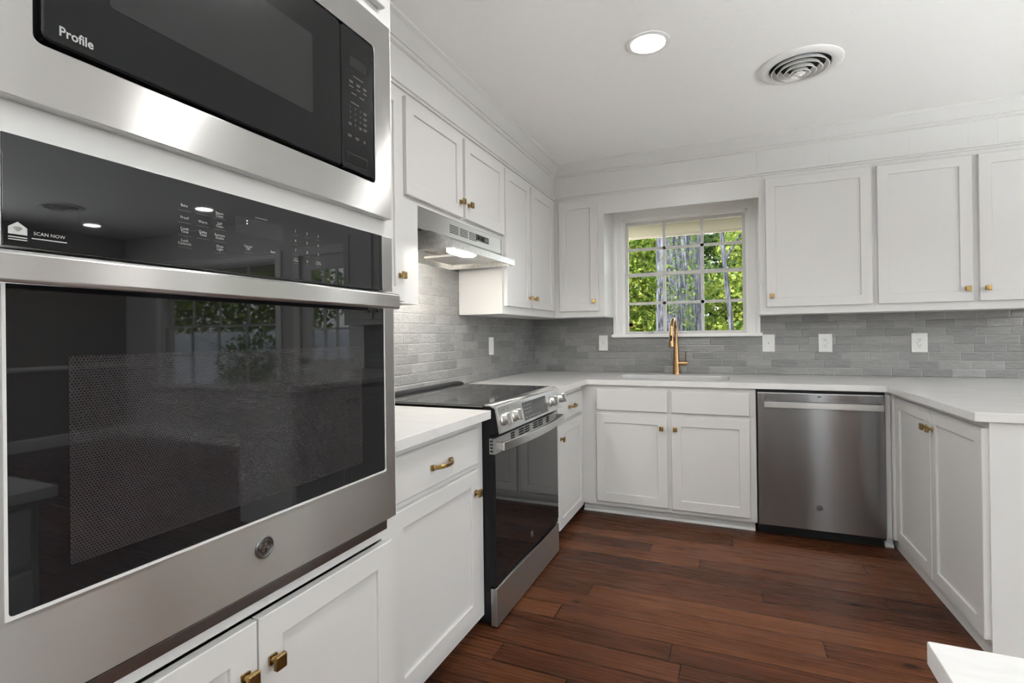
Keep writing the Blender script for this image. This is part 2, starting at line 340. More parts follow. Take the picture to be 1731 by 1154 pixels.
class MB:
    def __init__(s): s.bm = bmesh.new()
    def face(s, pts):
        vs = [s.bm.verts.new(p) for p in pts]
        return s.bm.faces.new(vs)
    def box(s, F, a0, a1, d0, d1, z0, z1, bev=0.0, seg=2):
        c = [F(a, d, z) for a in (a0, a1) for d in (d0, d1) for z in (z0, z1)]
        v = [s.bm.verts.new(p) for p in c]
        fs = [s.bm.faces.new([v[i] for i in q]) for q in ((0, 1, 3, 2), (4, 6, 7, 5), (0, 4, 5, 1), (2, 3, 7, 6), (0, 2, 6, 4), (1, 5, 7, 3))]
        if bev:
            es = list({e for f in fs for e in f.edges})
            bmesh.ops.bevel(s.bm, geom=es, offset=bev, segments=seg, affect='EDGES', profile=0.5)
        return s
    def prism(s, F, prof, a0, a1):
        """closed profile of (d, z) points swept along a"""
        r = [[s.bm.verts.new(F(a, d, z)) for d, z in prof] for a in (a0, a1)]
        n = len(prof)
        for i in range(n):
            j = (i+1) % n
            s.bm.faces.new((r[0][i], r[0][j], r[1][j], r[1][i]))
        s.bm.faces.new(r[0]); s.bm.faces.new(r[1][::-1]); return s
    def extrude(s, pts, vec):
        a = [s.bm.verts.new(p) for p in pts]; b = [s.bm.verts.new(Vector(p)+vec) for p in pts]; n = len(pts)
        for i in range(n):
            j = (i+1) % n; s.bm.faces.new((a[i], a[j], b[j], b[i]))
        s.bm.faces.new(a[::-1]); s.bm.faces.new(b); return s
    def loft(s, rings, closed=True, caps=True):
        R = [[s.bm.verts.new(p) for p in r] for r in rings]; n = len(R[0])
        for k in range(len(R)-1):
            for i in range(n if closed else n-1):
                j = (i+1) % n
                s.bm.faces.new((R[k][i], R[k][j], R[k+1][j], R[k+1][i]))
        if caps and closed:
            s.bm.faces.new(R[0][::-1]); s.bm.faces.new(R[-1])
        return s
    def lathe(s, c, axis, prof, seg=32, caps=True, sx=1.0):
        """prof: (radius, height along axis)"""
        ax = Vector(axis).normalized(); e1 = ax.orthogonal().normalized(); e2 = ax.cross(e1)
        rings = [[Vector(c)+ax*h+(e1*math.cos(2*PI*i/seg)+e2*math.sin(2*PI*i/seg))*max(r, 1e-5) for i in range(seg)] for r, h in prof]
        return s.loft(rings, True, caps)
    def cyl(s, p0, p1, r, seg=20, r1=None):
        d = Vector(p1)-Vector(p0)
        return s.lathe(p0, d, [(r, 0), (r if r1 is None else r1, d.length)], seg)
    def sweep(s, path, prof, up=Vector((0, 0, 1)), scl=None):
        """prof: list of (side, up) offsets, carried along path"""
        rings = []; P = [Vector(p) for p in path]
        for i, p in enumerate(P):
            t = (P[min(i+1, len(P)-1)]-P[max(i-1, 0)]).normalized()
            sd = t.cross(up).normalized(); u = sd.cross(t).normalized(); k = scl[i] if scl else 1.0
            rings.append([p+sd*x*k+u*y*k for x, y in prof])
        return s.loft(rings)
    def tube(s, path, r, seg=14, up=None):
        P = [Vector(p) for p in path]; rr = r if isinstance(r, (list, tuple)) else [r]*len(P)
        prof = [(math.cos(2*PI*i/seg), math.sin(2*PI*i/seg)) for i in range(seg)]
        u0 = up or (Vector((0, 0, 1)) if abs((P[-1]-P[0]).normalized().z) < 0.9 else Vector((0, 1, 0)))
        return s.sweep(P, prof, u0, rr)
    def shaker(s, F, a0, a1, z0, z1, d0, t=0.02, stile=0.058, rec=0.008, ch=0.002):
        d1 = d0+t; dr = d1-rec
        def ring(m, d): return [s.bm.verts.new(F(a, d, z)) for a, z in ((a0+m, z0+m), (a1-m, z0+m), (a1-m, z1-m), (a0+m, z1-m))]
        rs = [ring(0, d0), ring(0, d1-ch), ring(ch, d1), ring(stile-ch, d1), ring(stile, d1-ch), ring(stile, dr)]
        for A, B in zip(rs, rs[1:]):
            for i in range(4):
                j = (i+1) % 4; s.bm.faces.new((A[i], A[j], B[j], B[i]))
        s.bm.faces.new(rs[0][::-1]); s.bm.faces.new(rs[-1]); return s
    def slab(s, F, a0, a1, z0, z1, d0, t=0.02, ch=0.004):
        d1 = d0+t
        def ring(m, d): return [s.bm.verts.new(F(a, d, z)) for a, z in ((a0+m, z0+m), (a1-m, z0+m), (a1-m, z1-m), (a0+m, z1-m))]
        rs = [ring(0, d0), ring(0, d1-ch), ring(ch, d1)]
        for A, B in zip(rs, rs[1:]):
            for i in range(4):
                j = (i+1) % 4; s.bm.faces.new((A[i], A[j], B[j], B[i]))
        s.bm.faces.new(rs[0][::-1]); s.bm.faces.new(rs[-1]); return s
    def rrect(s, F, a0, a1, z0, z1, d0, d1, r=0.01, seg=5):
        pts = []
        for ca, cz, st in ((a1-r, z0+r, -90), (a1-r, z1-r, 0), (a0+r, z1-r, 90), (a0+r, z0+r, 180)):
            for k in range(seg+1):
                an = math.radians(st+90*k/seg); pts.append((ca+r*math.cos(an), cz+r*math.sin(an)))
        A = [F(a, d0, z) for a, z in pts]; B = [F(a, d1, z) for a, z in pts]
        return s.loft([A, B])
    def ringplate(s, F, a0, a1, z0, z1, b0, b1, y0, y1, d0, d1, r=0.012, seg=5):
        """flat frame: outer rectangle a/z with a rounded opening b/y, thickness d0..d1"""
        inn = []
        for ca, cz, st in ((b1-r, y0+r, -90), (b1-r, y1-r, 0), (b0+r, y1-r, 90), (b0+r, y0+r, 180)):
            for k in range(seg+1):
                an = math.radians(st+90*k/seg); inn.append((ca+r*math.cos(an), cz+r*math.sin(an)))
        m = seg+1
        cor = [(a1, z0), (a1, z1), (a0, z1), (a0, z0)]
        for d, fl in ((d0, 1), (d1, 0)):
            O = [s.bm.verts.new(F(a, d, z)) for a, z in cor]; I = [s.bm.verts.new(F(a, d, z)) for a, z in inn]
            for c in range(4):
                for k in range(seg): s.bm.faces.new((O[c], I[c*m+k], I[c*m+k+1]))
                n = (c+1) % 4
                s.bm.faces.new((O[c], I[c*m+seg], I[n*m], O[n]))
            if fl: O0, I0 = O, I
            else:
                for i in range(4): j = (i+1) % 4; s.bm.faces.new((O0[i], O0[j], O[j], O[i]))
                for i in range(len(I)): j = (i+1) % len(I); s.bm.faces.new((I0[i], I0[j], I[j], I[i]))
        return s
    def text(s, F, txt, a, z, size, d, align='CENTER', bold=False, sx=1.0):
        key = (txt, align, bold)
        if key not in TXT:
            cu = bpy.data.curves.new('lettering', 'FONT'); cu.body = txt; cu.align_x = align; cu.align_y = 'CENTER'; cu.size = 1.0
            cu.space_line = 0.8; cu.resolution_u = 3
            if bold: cu.offset = 0.02
            o = bpy.data.objects.new('lettering_source', cu); COL.objects.link(o)
            dg = bpy.context.evaluated_depsgraph_get(); me = o.evaluated_get(dg).to_mesh()
            TXT[key] = ([v.co.copy() for v in me.vertices], [tuple(p.vertices) for p in me.polygons])
            o.evaluated_get(dg).to_mesh_clear(); bpy.data.objects.remove(o, do_unlink=True); bpy.data.curves.remove(cu)
        vs, fs = TXT[key]
        V = [s.bm.verts.new(F(a+v.x*size*sx, d, z+v.y*size)) for v in vs]
        for f in fs:
            try: s.bm.faces.new([V[i] for i in f])
            except ValueError: pass
        return s
    def mark(s, F, a, z, w, h, d):
        s.face([F(a-w/2, d, z-h/2), F(a+w/2, d, z-h/2), F(a+w/2, d, z+h/2), F(a-w/2, d, z+h/2)]); return s
    def done(s, name, mat, parent=None, bevel=0.0, smooth=True, fixn=True, label=None, angle=35):
        bm = s.bm
        if fixn: bmesh.ops.recalc_face_normals(bm, faces=bm.faces)
        me = bpy.data.meshes.new(name); bm.to_mesh(me); bm.free()
        me.materials.append(M[mat])
        if smooth:
            for p in me.polygons: p.use_smooth = True
            me.set_sharp_from_angle(angle=math.radians(angle))
        o = bpy.data.objects.new(name, me); COL.objects.link(o)
        if parent is not None:
            o.parent = parent
            if parent.type == 'EMPTY': o.matrix_parent_inverse = Matrix.Translation(parent.location).inverted()
        if bevel:
            md = o.modifiers.new('bevel', 'BEVEL'); md.width = bevel; md.segments = 2; md.limit_method = 'ANGLE'; md.angle_limit = math.radians(40); md.harden_normals = False
        if smooth:
            wn = o.modifiers.new('weighted_normals', 'WEIGHTED_NORMAL'); wn.mode = 'FACE_AREA'; wn.weight = 80; wn.keep_sharp = True
        if label: o['label'] = label
        return o
TXT = {}

def tag(o, label, cat, group=None):
    o['label'] = label; o['category'] = cat
    if group: o['group'] = group
    return o
def thing(name, loc, label, cat, group=None):
    o = bpy.data.objects.new(name, None); COL.objects.link(o); o.location = loc; o.empty_display_size = 0.1
    return tag(o, label, cat, group)
def struct(o): o['kind'] = 'structure'; return o

# ------------------------------------------------------------------ dimensions
XL, YB, CEIL = -1.535, 4.03, 2.44
XR, YR = 5.35, -3.2
ZT, ZU = 0.884, 0.850         # worktop top and underside
XU, YU = -1.235, 3.70         # wall cabinet face frames
XF, YF = -0.940, 3.344        # base cabinet face frames

# ------------------------------------------------------------------ room shell
b = MB(); b.box(FW, XL-.1, XR+.1, YR-.1, YB+.14, -0.05, 0.0)
struct(b.done('floor', 'floor', smooth=False))
b = MB(); b.box(FW, XL-.3, XR+.3, YR-.3, YB+.14, CEIL, CEIL+.06)
struct(b.done('ceiling', 'ceil', smooth=False))

def wall_with_holes(name, F, a0, a1, z0, z1, d0, d1, holes, mat):
    b = MB(); xs = sorted({a0, a1, *[h[0] for h in holes], *[h[1] for h in holes]})
    for p, q in zip(xs, xs[1:]):
        hs = sorted([h for h in holes if h[0] <= p and q <= h[1]], key=lambda h: h[2]); z = z0
        for h in hs:
            if h[2] > z: b.box(F, p, q, d0, d1, z, h[2])
            z = h[3]
        if z < z1: b.box(F, p, q, d0, d1, z, z1)
    bmesh.ops.remove_doubles(b.bm, verts=b.bm.verts, dist=1e-5)
    return struct(b.done(name, mat, smooth=False, fixn=False))
FILL_LEFT = (-2.95, -0.60, 0.20, 2.20)
wall_left = wall_with_holes('wall_left', lambda a, d, z: Vector((d, a, z)), YR, YB+.14, 0, CEIL, XL-.1, XL, [FILL_LEFT], 'wall')
WIN = (-0.785, 0.100, 1.175, 2.060)
DWIN = (2.80, 4.66, 0.64, 2.02)
DDOOR = (1.72, 2.46, 0.0, 2.03)
wall_back = wall_with_holes('wall_back', FW, XL, XR+.1, 0, CEIL, YB, YB+.14, [WIN, DWIN, DDOOR], 'wall')
FILL_RIGHT = (-2.6, 2.2, 0.20, 2.20)
wall_right = wall_with_holes('wall_right', lambda a, d, z: Vector((d, a, z)), YR, YB, 0, CEIL, XR, XR+.1, [FILL_RIGHT], 'dining')
RS = (1.10, 1.41, 0.05, 2.20)
FILL_REAR_RIGHT = (4.0, 4.7, 0.45, 2.15)
FILL_REAR_LEFT = (-1.30, -0.70, 0.15, 2.10)
wall_rear = wall_with_holes('wall_rear', FW, XL, XR+.1, 0, CEIL, YR-.1, YR, [RS, FILL_REAR_RIGHT, FILL_REAR_LEFT], 'dining')

# tile laid on the walls
b = MB(); b.box(FW, XL+.012, -.868, YB-.012, YB, ZT, 1.32); b.box(FW, -.868, .172, YB-.012, YB, ZT, 1.150); b.box(FW, .172, 1.63, YB-.012, YB, ZT, 1.32)
b.done('backsplash', 'tile_back', wall_back, smooth=False, label='grey glazed brick-shaped tile along the back wall')
b = MB(); b.box(FL, 1.15, YB-.012, XL, XL+.012, ZT, 1.66)
b.done('backsplash', 'tile_left', wall_left, smooth=False, label='grey glazed brick-shaped tile behind the range')

# soffits over the wall cabinets
b = MB(); b.box(FL, YR, YU, XL, XU, 2.195, CEIL)
struct(b.done('wall_soffit_left', 'panel_y', smooth=False))
b = MB(); b.box(FB, XU, 1.62, -YB, -YU, 2.195, CEIL)
struct(b.done('wall_soffit_back', 'panel_x', smooth=False))

# crown moulding (profile: d away from the wall, z) and the strip over the doors
def crown(zc): return [(0, zc), (0.070, zc), (0.070, zc-.012), (0.062, zc-.018), (0.050, zc-.026), (0.036, zc-.044), (0.024, zc-.058), (0.020, zc-.066), (0.012, zc-.068), (0.012, zc-.080), (0.006, zc-.085), (0, zc-.087)]
b = MB(); b.prism(lambda a, d, z: FL(a, XU+d, z), crown(CEIL), 1.19, YU)
struct(b.done('trim_1', 'cab', angle=20))
b = MB(); b.prism(lambda a, d, z: FB(a, -YU+d, z), crown(CEIL), XU, 1.62)
struct(b.done('trim_2', 'cab', angle=20))
strip = [(0, 2.190), (0.010, 2.190), (0.010, 2.199), (0.018, 2.203), (0.018, 2.212), (0, 2.216)]
b = MB(); b.prism(lambda a, d, z: FL(a, XU+d, z), strip, 1.19, YU)
struct(b.done('trim_3', 'cab', angle=20))
b = MB(); b.prism(lambda a, d, z: FB(a, -YU+d, z), strip, XU, 1.62)
struct(b.done('trim_4', 'cab', angle=20))
# dining side: chair rail and baseboards (seen in the oven glass)
b = MB(); b.prism(lambda a, d, z: Vector((XR-d, a, z)), [(0, .85), (.016, .855), (.022, .875), (.012, .90), (0, .905)], YR, YB)
struct(b.done('trim_5', 'casing'))
b = MB(); b.prism(lambda a, d, z: Vector((XR-d, a, z)), [(0, 0), (.016, 0), (.016, .10), (.008, .125), (0, .13)], YR, YB)
struct(b.done('baseboard_right', 'casing'))
b = MB(); b.prism(lambda a, d, z: Vector((a, YB-d, z)), [(0, 0), (.016, 0), (.016, .10), (.008, .125), (0, .13)], 2.50, XR)
struct(b.done('baseboard_back', 'casing'))
b = MB(); b.prism(lambda a, d, z: Vector((a, YB-d, z)), [(0, .85), (.016, .855), (.022, .875), (.012, .90), (0, .905)], 4.78, XR)
struct(b.done('trim_6', 'casing'))

# ------------------------------------------------------------------ windows
def window(idx, hole, F, dwall, cols, rows, zmeet, casing, stool_out, yd, thick=.14, parts_mat='sash'):
    a0, a1, z0, z1 = hole
    root = bpy.data.objects.new('window_%d' % idx, None); COL.objects.link(root); root.location = F((a0+a1)/2, dwall, z0); struct(root)
    # casing flat boards with a stepped inner edge
    b = MB(); c = casing
    prof = [(0, 0), (0.010, 0), (0.014, 0.004), (0.014, c-.03), (0.020, c-.022), (0.020, c), (0, c)]
    for p, q in (((a0, z0), (a0, z1)), ((a1, z0), (a1, z1))):
        sgn = -1 if p[0] == a0 else 1
        pts = [[F(p[0]+sgn*w, dwall+d, p[1] if e == 0 else z1+w) for d, w in prof] for e in (0, 1)]
        b.loft(pts)
    b.loft([[F(a0-w, dwall+d, z1+w) for d, w in prof], [F(a1+w, dwall+d, z1+w) for d, w in prof]])
    # reveal lining inside the wall
    t = .012
    b.box(F, a0-.001, a0+t, dwall-thick, dwall, z0, z1); b.box(F, a1-t, a1+.001, dwall-thick, dwall, z0, z1); b.box(F, a0, a1, dwall-thick, dwall, z1-t, z1+.001)
    b.done('casing', 'casing', root, angle=25)
    b = MB(); b.box(F, a0-casing-.012, a1+casing+.012, dwall-thick, dwall+stool_out, z0-.022, z0+.003, bev=.004)
    b.done('window_sill', 'casing', root)
    # sashes
    fr = .022
    d0, d1 = dwall-yd-.016, dwall-yd+.016
    ia0, ia1 = a0+t, a1-t; iz0, iz1 = z0+.003, z1-t
    for nm, zz0, zz1, dd in (('upper_sash', zmeet-.012, iz1, -.012), ('lower_sash', iz0, zmeet+.012, .012)):
        b = MB()
        b.box(F, ia0, ia0+fr, d0+dd, d1+dd, zz0, zz1); b.box(F, ia1-fr, ia1, d0+dd, d1+dd, zz0, zz1)
        b.box(F, ia0+fr, ia1-fr, d0+dd, d1+dd, zz0, zz0+(.024 if nm == 'upper_sash' else .020)); b.box(F, ia0+fr, ia1-fr, d0+dd, d1+dd, zz1-.024, zz1)
        for k in range(1, cols):
            x = ia0+fr+(ia1-ia0-2*fr)*k/cols
            b.box(F, x-.011, x+.011, d0+dd+.008, d1+dd-.004, zz0+.02, zz1-.02)
        for k in range(1, rows):
            z = zz0+.02+(zz1-zz0-.04)*k/rows
            b.box(F, ia0+fr, ia1-fr, d0+dd+.008, d1+dd-.004, z-.010, z+.010)
        so_ = b.done(nm, parts_mat, root, smooth=False)
        b = MB(); b.box(F, ia0+.01, ia1-.01, dwall-yd+dd-.006, dwall-yd+dd-.002, zz0+.01, zz1-.01)
        b.done('glass_pane', 'pane', so_, smooth=False)
        if nm == 'lower_sash' and idx == 1:
            for x in (-0.58, -0.345):
                b = MB(); b.box(F, x-.022, x+.022, d1+dd, d1+dd+.010, zz0+.003, zz0+.010, bev=.002); b.box(F, x-.022, x+.022, d1+dd+.006, d1+dd+.011, zz0+.006, zz0+.02, bev=.002)
                b.done('sash_lift', 'steel', so_)
    return root
window(1, WIN, FB, -YB, 3, 2, 1.637, .075, .045, .055)
window(2, DWIN, FB, -YB, 4, 2, 1.33, .085, .045, .055)
window(3, FILL_RIGHT, lambda a, d, z: Vector((-d, a, z)), -XR, 5, 2, 1.4, .08, .04, .05, thick=.1)  # unseen opening in the right wall, added to let in fill light
window(4, RS, lambda a, d, z: Vector((a, d, z)), YR, 1, 3, 1.1, .06, .03, .05, thick=.1)
window(5, FILL_REAR_RIGHT, lambda a, d, z: Vector((a, d, z)), YR, 4, 2, 1.3, .08, .03, .05, thick=.1)  # added out of view at the rear right to brighten the ceiling
window(6, FILL_REAR_LEFT, lambda a, d, z: Vector((a, d, z)), YR, 3, 2, 1.15, .08, .03, .05, thick=.1)  # unseen rear left opening, added for light on ceiling and base cabinets
window(7, FILL_LEFT, lambda a, d, z: Vector((d, a, z)), XL, 4, 2, 1.25, .08, .03, .05, thick=.1)  # added unseen on the left wall, lights ceiling and peninsula doors
# dining door with nine lights
root = bpy.data.objects.new('door_1', None); COL.objects.link(root); root.location = (2.09, YB, 0); struct(root)
b = MB(); a0, a1, z0, z1 = DDOOR
for x0, x1, y0, y1 in ((a0, a0+.13, 0, z1), (a1-.13, a1, 0, z1), (a0+.13, a1-.13, 0, .22), (a0+.13, a1-.13, .82, .97), (a0+.13, a1-.13, 1.88, z1)):
    b.box(FW, x0, x1, YB+.02, YB+.06, y0, y1)
b.box(FW, a0+.13, a1-.13, YB+.032, YB+.05, .22, .82)
for k in (1, 2):
    x = a0+.13+(a1-a0-.26)*k/3; b.box(FW, x-.012, x+.012, YB+.028, YB+.052, .97, 1.88)
    z = .97+.91*k/3; b.box(FW, a0+.13, a1-.13, YB+.028, YB+.052, z-.012, z+.012)
dl = b.done('door_leaf', 'casing', root, smooth=False)
b = MB(); b.box(FW, a0+.12, a1-.12, YB+.038, YB+.042, .96, 1.89); b.done('glass_pane', 'pane', dl, smooth=False)
b = MB(); b.lathe((a1-.06, YB+.02, .95), (0, -1, 0), [(.028, 0), (.028, .006), (.010, .012), (.010, .03), (.027, .04), (.027, .055), (.015, .066)], 20); b.done('door_knob', 'black', dl)
b = MB()
b.box(FW, a0-.085, a0, YB-.018, YB, 0, z1+.085); b.box(FW, a1, a1+.085, YB-.018, YB, 0, z1+.085); b.box(FW, a0, a1, YB-.018, YB, z1, z1+.085)
b.done('door_casing', 'casing', root, smooth=False)

# ------------------------------------------------------------------ hardware
def knob(F, a, d, z, parent):
    b = MB()
    b.box(F, a-.0095, a+.0095, d, d+.005, z-.0095, z+.0095, bev=.0012)
    n0, n1 = F(a, d+.004, z), F(a, d+.018, z)
    b.lathe(n0, n1-n0, [(.0068, 0), (.0050, .004), (.0050, .010), (.0075, .014)], 14)
    b.box(F, a-.0130, a+.0130, d+.0165, d+.0280, z-.0145, z+.0145, bev=.0032, seg=3)
    b.done('knob', 'brass', parent)
def pull(F, a, d, z, parent, L_=.118):
    b = MB(); path = []
    n = 22
    for i in range(n+1):
        s = -1+2*i/n
        path.append(F(a+s*L_/2, d+.003+.029*(1-abs(s)**3.2), z))
    up = Vector((0, 0, 1))
    prof = [(-.0048, -.0045), (-.002, -.0068), (.002, -.0068), (.0048, -.0045), (.0048, .0045), (.002, .0068), (-.002, .0068), (-.0048, .0045)]
    b.sweep(path, prof, up)
    for s in (-1, 1): b.box(F, a+s*L_/2-.008, a+s*L_/2+.008, d, d+.012, z-.0095, z+.0095, bev=.003)
    b.done('handle', 'brass', parent)
def door(F, a0, a1, z0, z1, d0, parent, kn=None, stile=.058, label=None):
    b = MB(); b.shaker(F, a0, a1, z0, z1, d0, stile=stile)
    o = b.done('door', 'cab', parent, smooth=False, label=label)
    if kn: knob(F, kn[0], d0+.02, kn[1], o)
    return o
def drawer(F, a0, a1, z0, z1, d0, parent, pl=None, name='drawer'):
    b = MB(); b.slab(F, a0, a1, z0, z1, d0)
    o = b.done(name, 'cab', parent, smooth=False)
    if pl: pull(F, pl[0], d0+.02, pl[1], o)
    return o

# ------------------------------------------------------------------ left run: oven tower
XT = -0.868; TY0, TY1 = 0.28, 1.188
t = thing('tall_cabinet', (-1.2, .73, 0), 'tall white oven tower cabinet holding the microwave above the wall oven', 'cabinet')
b = MB()
x0 = XL+.012
b.box(FL, TY0, TY0+.019, x0, XT, .0, CEIL); b.box(FL, TY1-.019, TY1, x0, XT, .0, CEIL)         # sides
b.box(FL, TY0+.019, TY1-.019, x0, x0+.01, .06, CEIL)                                            # back
b.box(FL, TY0+.019, .350, XT-.02, XT, .06, CEIL); b.box(FL, 1.120, TY1-.019, XT-.02, XT, .06, CEIL)  # stiles
for z0, z1 in ((.645, .672), (1.437, 1.500), (2.000, 2.07), (.06, .10), (2.40, CEIL)): b.box(FL, .350, 1.120, XT-.02, XT, z0, z1)
for z0, z1 in ((.650, .668), (1.46, 1.48), (2.03, 2.05)): b.box(FL, .30, 1.169, x0+.01, XT-.02, z0, z1)       # shelves
b.box(FL, .30, 1.169, XT-.08, XT-.06, 0, .06)
b.done('carcass', 'cab', t, smooth=False)
door(FL, .300, .7135, .075, .640, XT+.002, t, (.6845, .548))
door(FL, .7175, 1.138, .075, .640, XT+.002, t, (.7465, .548))
door(FL, .300, .7135, 2.062, 2.392, XT+.002, t, (.6845, 2.12))
door(FL, .7175, 1.138, 2.062, 2.392, XT+.002, t, (.7465, 2.12))

# ------------------------------------------------------------------ badge (round monogram plate)
def badge(F, a, z, d, r, parent):
    b = MB(); c = F(a, d, z); n = (F(a, d+1, z)-c).normalized()
    b.lathe(c, n, [(r, 0), (r, .0018), (r*.94, .0030), (r*.86, .0030), (r*.82, .0020), (r*.70, .0018), (.0001, .0018)], 36)
    o = b.done('badge', 'badge', parent, angle=50)
    b = MB()
    def ring_strip(pts, w, h):
        b.sweep([F(a+x*r, d+.0018+h/2, z+y*r) for x, y in pts], [(-w*r, -h/2), (w*r, -h/2), (w*r, h/2), (-w*r, h/2)], n)
    arc = lambda cx, cy, rr, s, e, k=14: [(cx+rr*math.cos(math.radians(s+(e-s)*i/k)), cy+rr*math.sin(math.radians(s+(e-s)*i/k))) for i in range(k+1)]
    for q in range(4):    # four curls round the rim
        ring_strip(arc(0, 0, .70, 90*q+12, 90*q+74), .035, .0012)
        an = math.radians(90*q+74); ring_strip(arc(.60*math.cos(an), .60*math.sin(an), .10, 90*q+74, 90*q+74+200, 8), .03, .0012)
    ring_strip(arc(-.20, .14, .19, 30, 330), .04, .0012)                      # looped script letters
    ring_strip([(-.02, .12), (-.04, -.10), (-.14, -.34), (-.30, -.36), (-.34, -.24), (-.12, -.12), (.06, -.02)], .035, .0012)
    ring_strip([(.04, -.02), (.30, .04), (.34, .18), (.24, .28), (.12, .16), (.10, -.04), (.20, -.20), (.36, -.14), (.46, -.04)], .035, .0012)
    b.done('monogram', 'chrome', parent)

# ------------------------------------------------------------------ microwave
XM = -0.843
t = thing('microwave_oven', (-1.1, .74, 1.497), 'built-in charcoal microwave in a wide stainless trim, above the wall oven', 'microwave')
b = MB(); b.ringplate(FL, .330, 1.150, 1.496, 2.012, .376, 1.083, 1.577, 1.930, XT+.0015, XM, r=.010)
b.done('trim_kit', 'steel', t, bevel=.0015)
b = MB(); b.box(FL, .36, 1.11, -1.30, XT-.022, 1.53, 1.97); b.box(FL, .380, 1.079, XT-.03, XM-.016, 1.581, 1.926)
b.done('body', 'blackmetal', t, smooth=False)
b = MB(); b.rrect(FL, .384, .956, 1.584, 1.924, XM-.016, XM+.003, r=.012); mdoor = b.done('door', 'mwglass', t, bevel=.003)
b = MB(); b.rrect(FL, .466, .866, 1.672, 1.846, XM+.003, XM+.0036, r=.006); b.done('window', 'mwwin', mdoor, smooth=False)
b = MB(); b.text(FL, 'Profile', .402, 1.6035, .0185, XM+.0038, 'LEFT', bold=True, sx=.86); b.done('lettering', 'print', mdoor, smooth=False, fixn=False)
b = MB(); b.rrect(FL, .9585, 1.075, 1.584, 1.924, XM-.016, XM+.0025, r=.008); mp = b.done('control_panel', 'mwglass', t, bevel=.002)
b = MB(); b.box(FL, .986, 1.049, XM+.0025, XM+.003, 1.836, 1.862); b.done('display', 'disp', mp, smooth=False)
b = MB(); b.ringplate(FL, .972, 1.047, 1.597, 1.625, .974, 1.045, 1.599, 1.623, XM+.0025, XM+.0031, r=.002, seg=2); b.done('button_gap', 'disp', mp, smooth=False)
b = MB(); b.box(FL, .974, 1.045, XM+.0025, XM+.0045, 1.599, 1.623, bev=.001); b.done('open_button', 'mwglass', mp)
def label_part(name, mat, parent, *items):
    b = MB()
    for it in items:
        if isinstance(it[0], str): b.text(it[5] if len(it) > 5 else FL, it[0], it[1], it[2], it[3], it[4])
        else: b.mark(it[5] if len(it) > 5 else FL, *it[:5])
    return b.done(name, mat, parent, smooth=False, fixn=False)
d = XM+.0029
for z, ms in [(1.815, [(1.017, .036)]), (1.800, [(.991, .014), (1.017, .014), (1.041, .014)]), (1.787, [(.991, .016), (1.017, .014), (1.041, .014)]), (1.772, [(1.000, .018), (1.030, .018)]), (1.749, [(1.004, .030)])]:
    for a, w in ms:
        label_part('key_label', 'printdim', mp, (a, z, w, .0016, d), *([(a, z-.0035, w*.8, .0014, d)] if z == 1.800 else []))
for k, ch in enumerate('1234567890'):
    a, z = (.987+.018*(k % 3), 1.737-.0135*(k//3)) if k < 9 else (1.005, 1.6965)
    label_part('number_key', 'printdim', mp, (ch, a, z, .0075, d))
for z in (1.737, 1.7235, 1.710, 1.6965): label_part('key_label', 'printdim', mp, (1.041, z+.002, .013, .0014, d), (1.041, z-.0015, .010, .0014, d))
for a, z, w in ((.986, 1.6965, .011), (1.023, 1.6965, .011), (.984, 1.6675, .014), (1.011, 1.6675, .014), (1.038, 1.6675, .008)): label_part('key_label', 'printdim', mp, (a, z, w, .0016, d), (a, z-.0035, w*.8, .0014, d))

# ------------------------------------------------------------------ wall oven
XO = -0.825
t = thing('wall_oven', (-1.1, .73, .668), 'stainless wall oven with large black glass door and bar handle', 'oven')
b = MB(); b.box(FL, .358, 1.112, -1.45, XT-.004, .69, 1.43); b.done('body', 'blackmetal', t, smooth=False)
b = MB(); b.box(FL, .326, .334, XT+.0015, XO, 1.300, 1.440); b.box(FL, 1.083, 1.125, XT+.0015, XO, 1.300, 1.440, bev=.001); b.box(FL, .334, 1.083, XT+.0015, XO-.004, 1.300, 1.440)
cp = b.done('control_panel', 'steel', t, smooth=False)
b = MB(); b.box(FL, .3345, 1.0825, XO-.004, XO+.0005, 1.3005, 1.4405, bev=.001); b.done('panel_glass', 'glassblack', cp)
d = XO+.0011
b = MB(); b.box(FL, .657, .766, XO+.0004, XO+.0009, 1.373, 1.404); b.done('display', 'disp', cp, smooth=False)
b = MB()
for z in (1.3985, 1.3935): b.mark(FL, .6825, z, .0022, .0022, d)
b.done('clock_colon', 'led', cp, smooth=False, fixn=False)
S = .0062
for txt, a, z in (('Bake', .564, 1.400), ('Broil', .596, 1.400), ('Steam\nClean', .627, 1.398), ('Proof', .564, 1.380), ('Warm', .596, 1.379), ('Self\nClean', .627, 1.380), ('Cook\nTime', .564, 1.3595), ('Delay\nTime', .596, 1.3595), ('Remote\nEnable', .627, 1.3595), ('Lock\nControls', .564, 1.340), ('Oven\nLight', .627, 1.340), ('Cancel\nOff', .684, 1.349), ('Start', .740, 1.349), ('Set\nClock', .797, 1.3415), ('Timer\nOn/Off', .860, 1.342)):
    label_part('key_label', 'print', cp, (txt, a, z, S if a < .79 else .0054, d))
for k, ch in enumerate('1234567890'):
    a, z = (.797+.0315*(k % 3), 1.400-.0198*(k//3)) if k < 9 else (.8285, 1.3415)
    label_part('number_key', 'print', cp, (ch, a, z, .0078, d))
label_part('printed_slogan', 'print', cp, ('SCAN NOW', .3825, 1.3190, .0062, d), (.3825, 1.3125, .038, .0013, d))
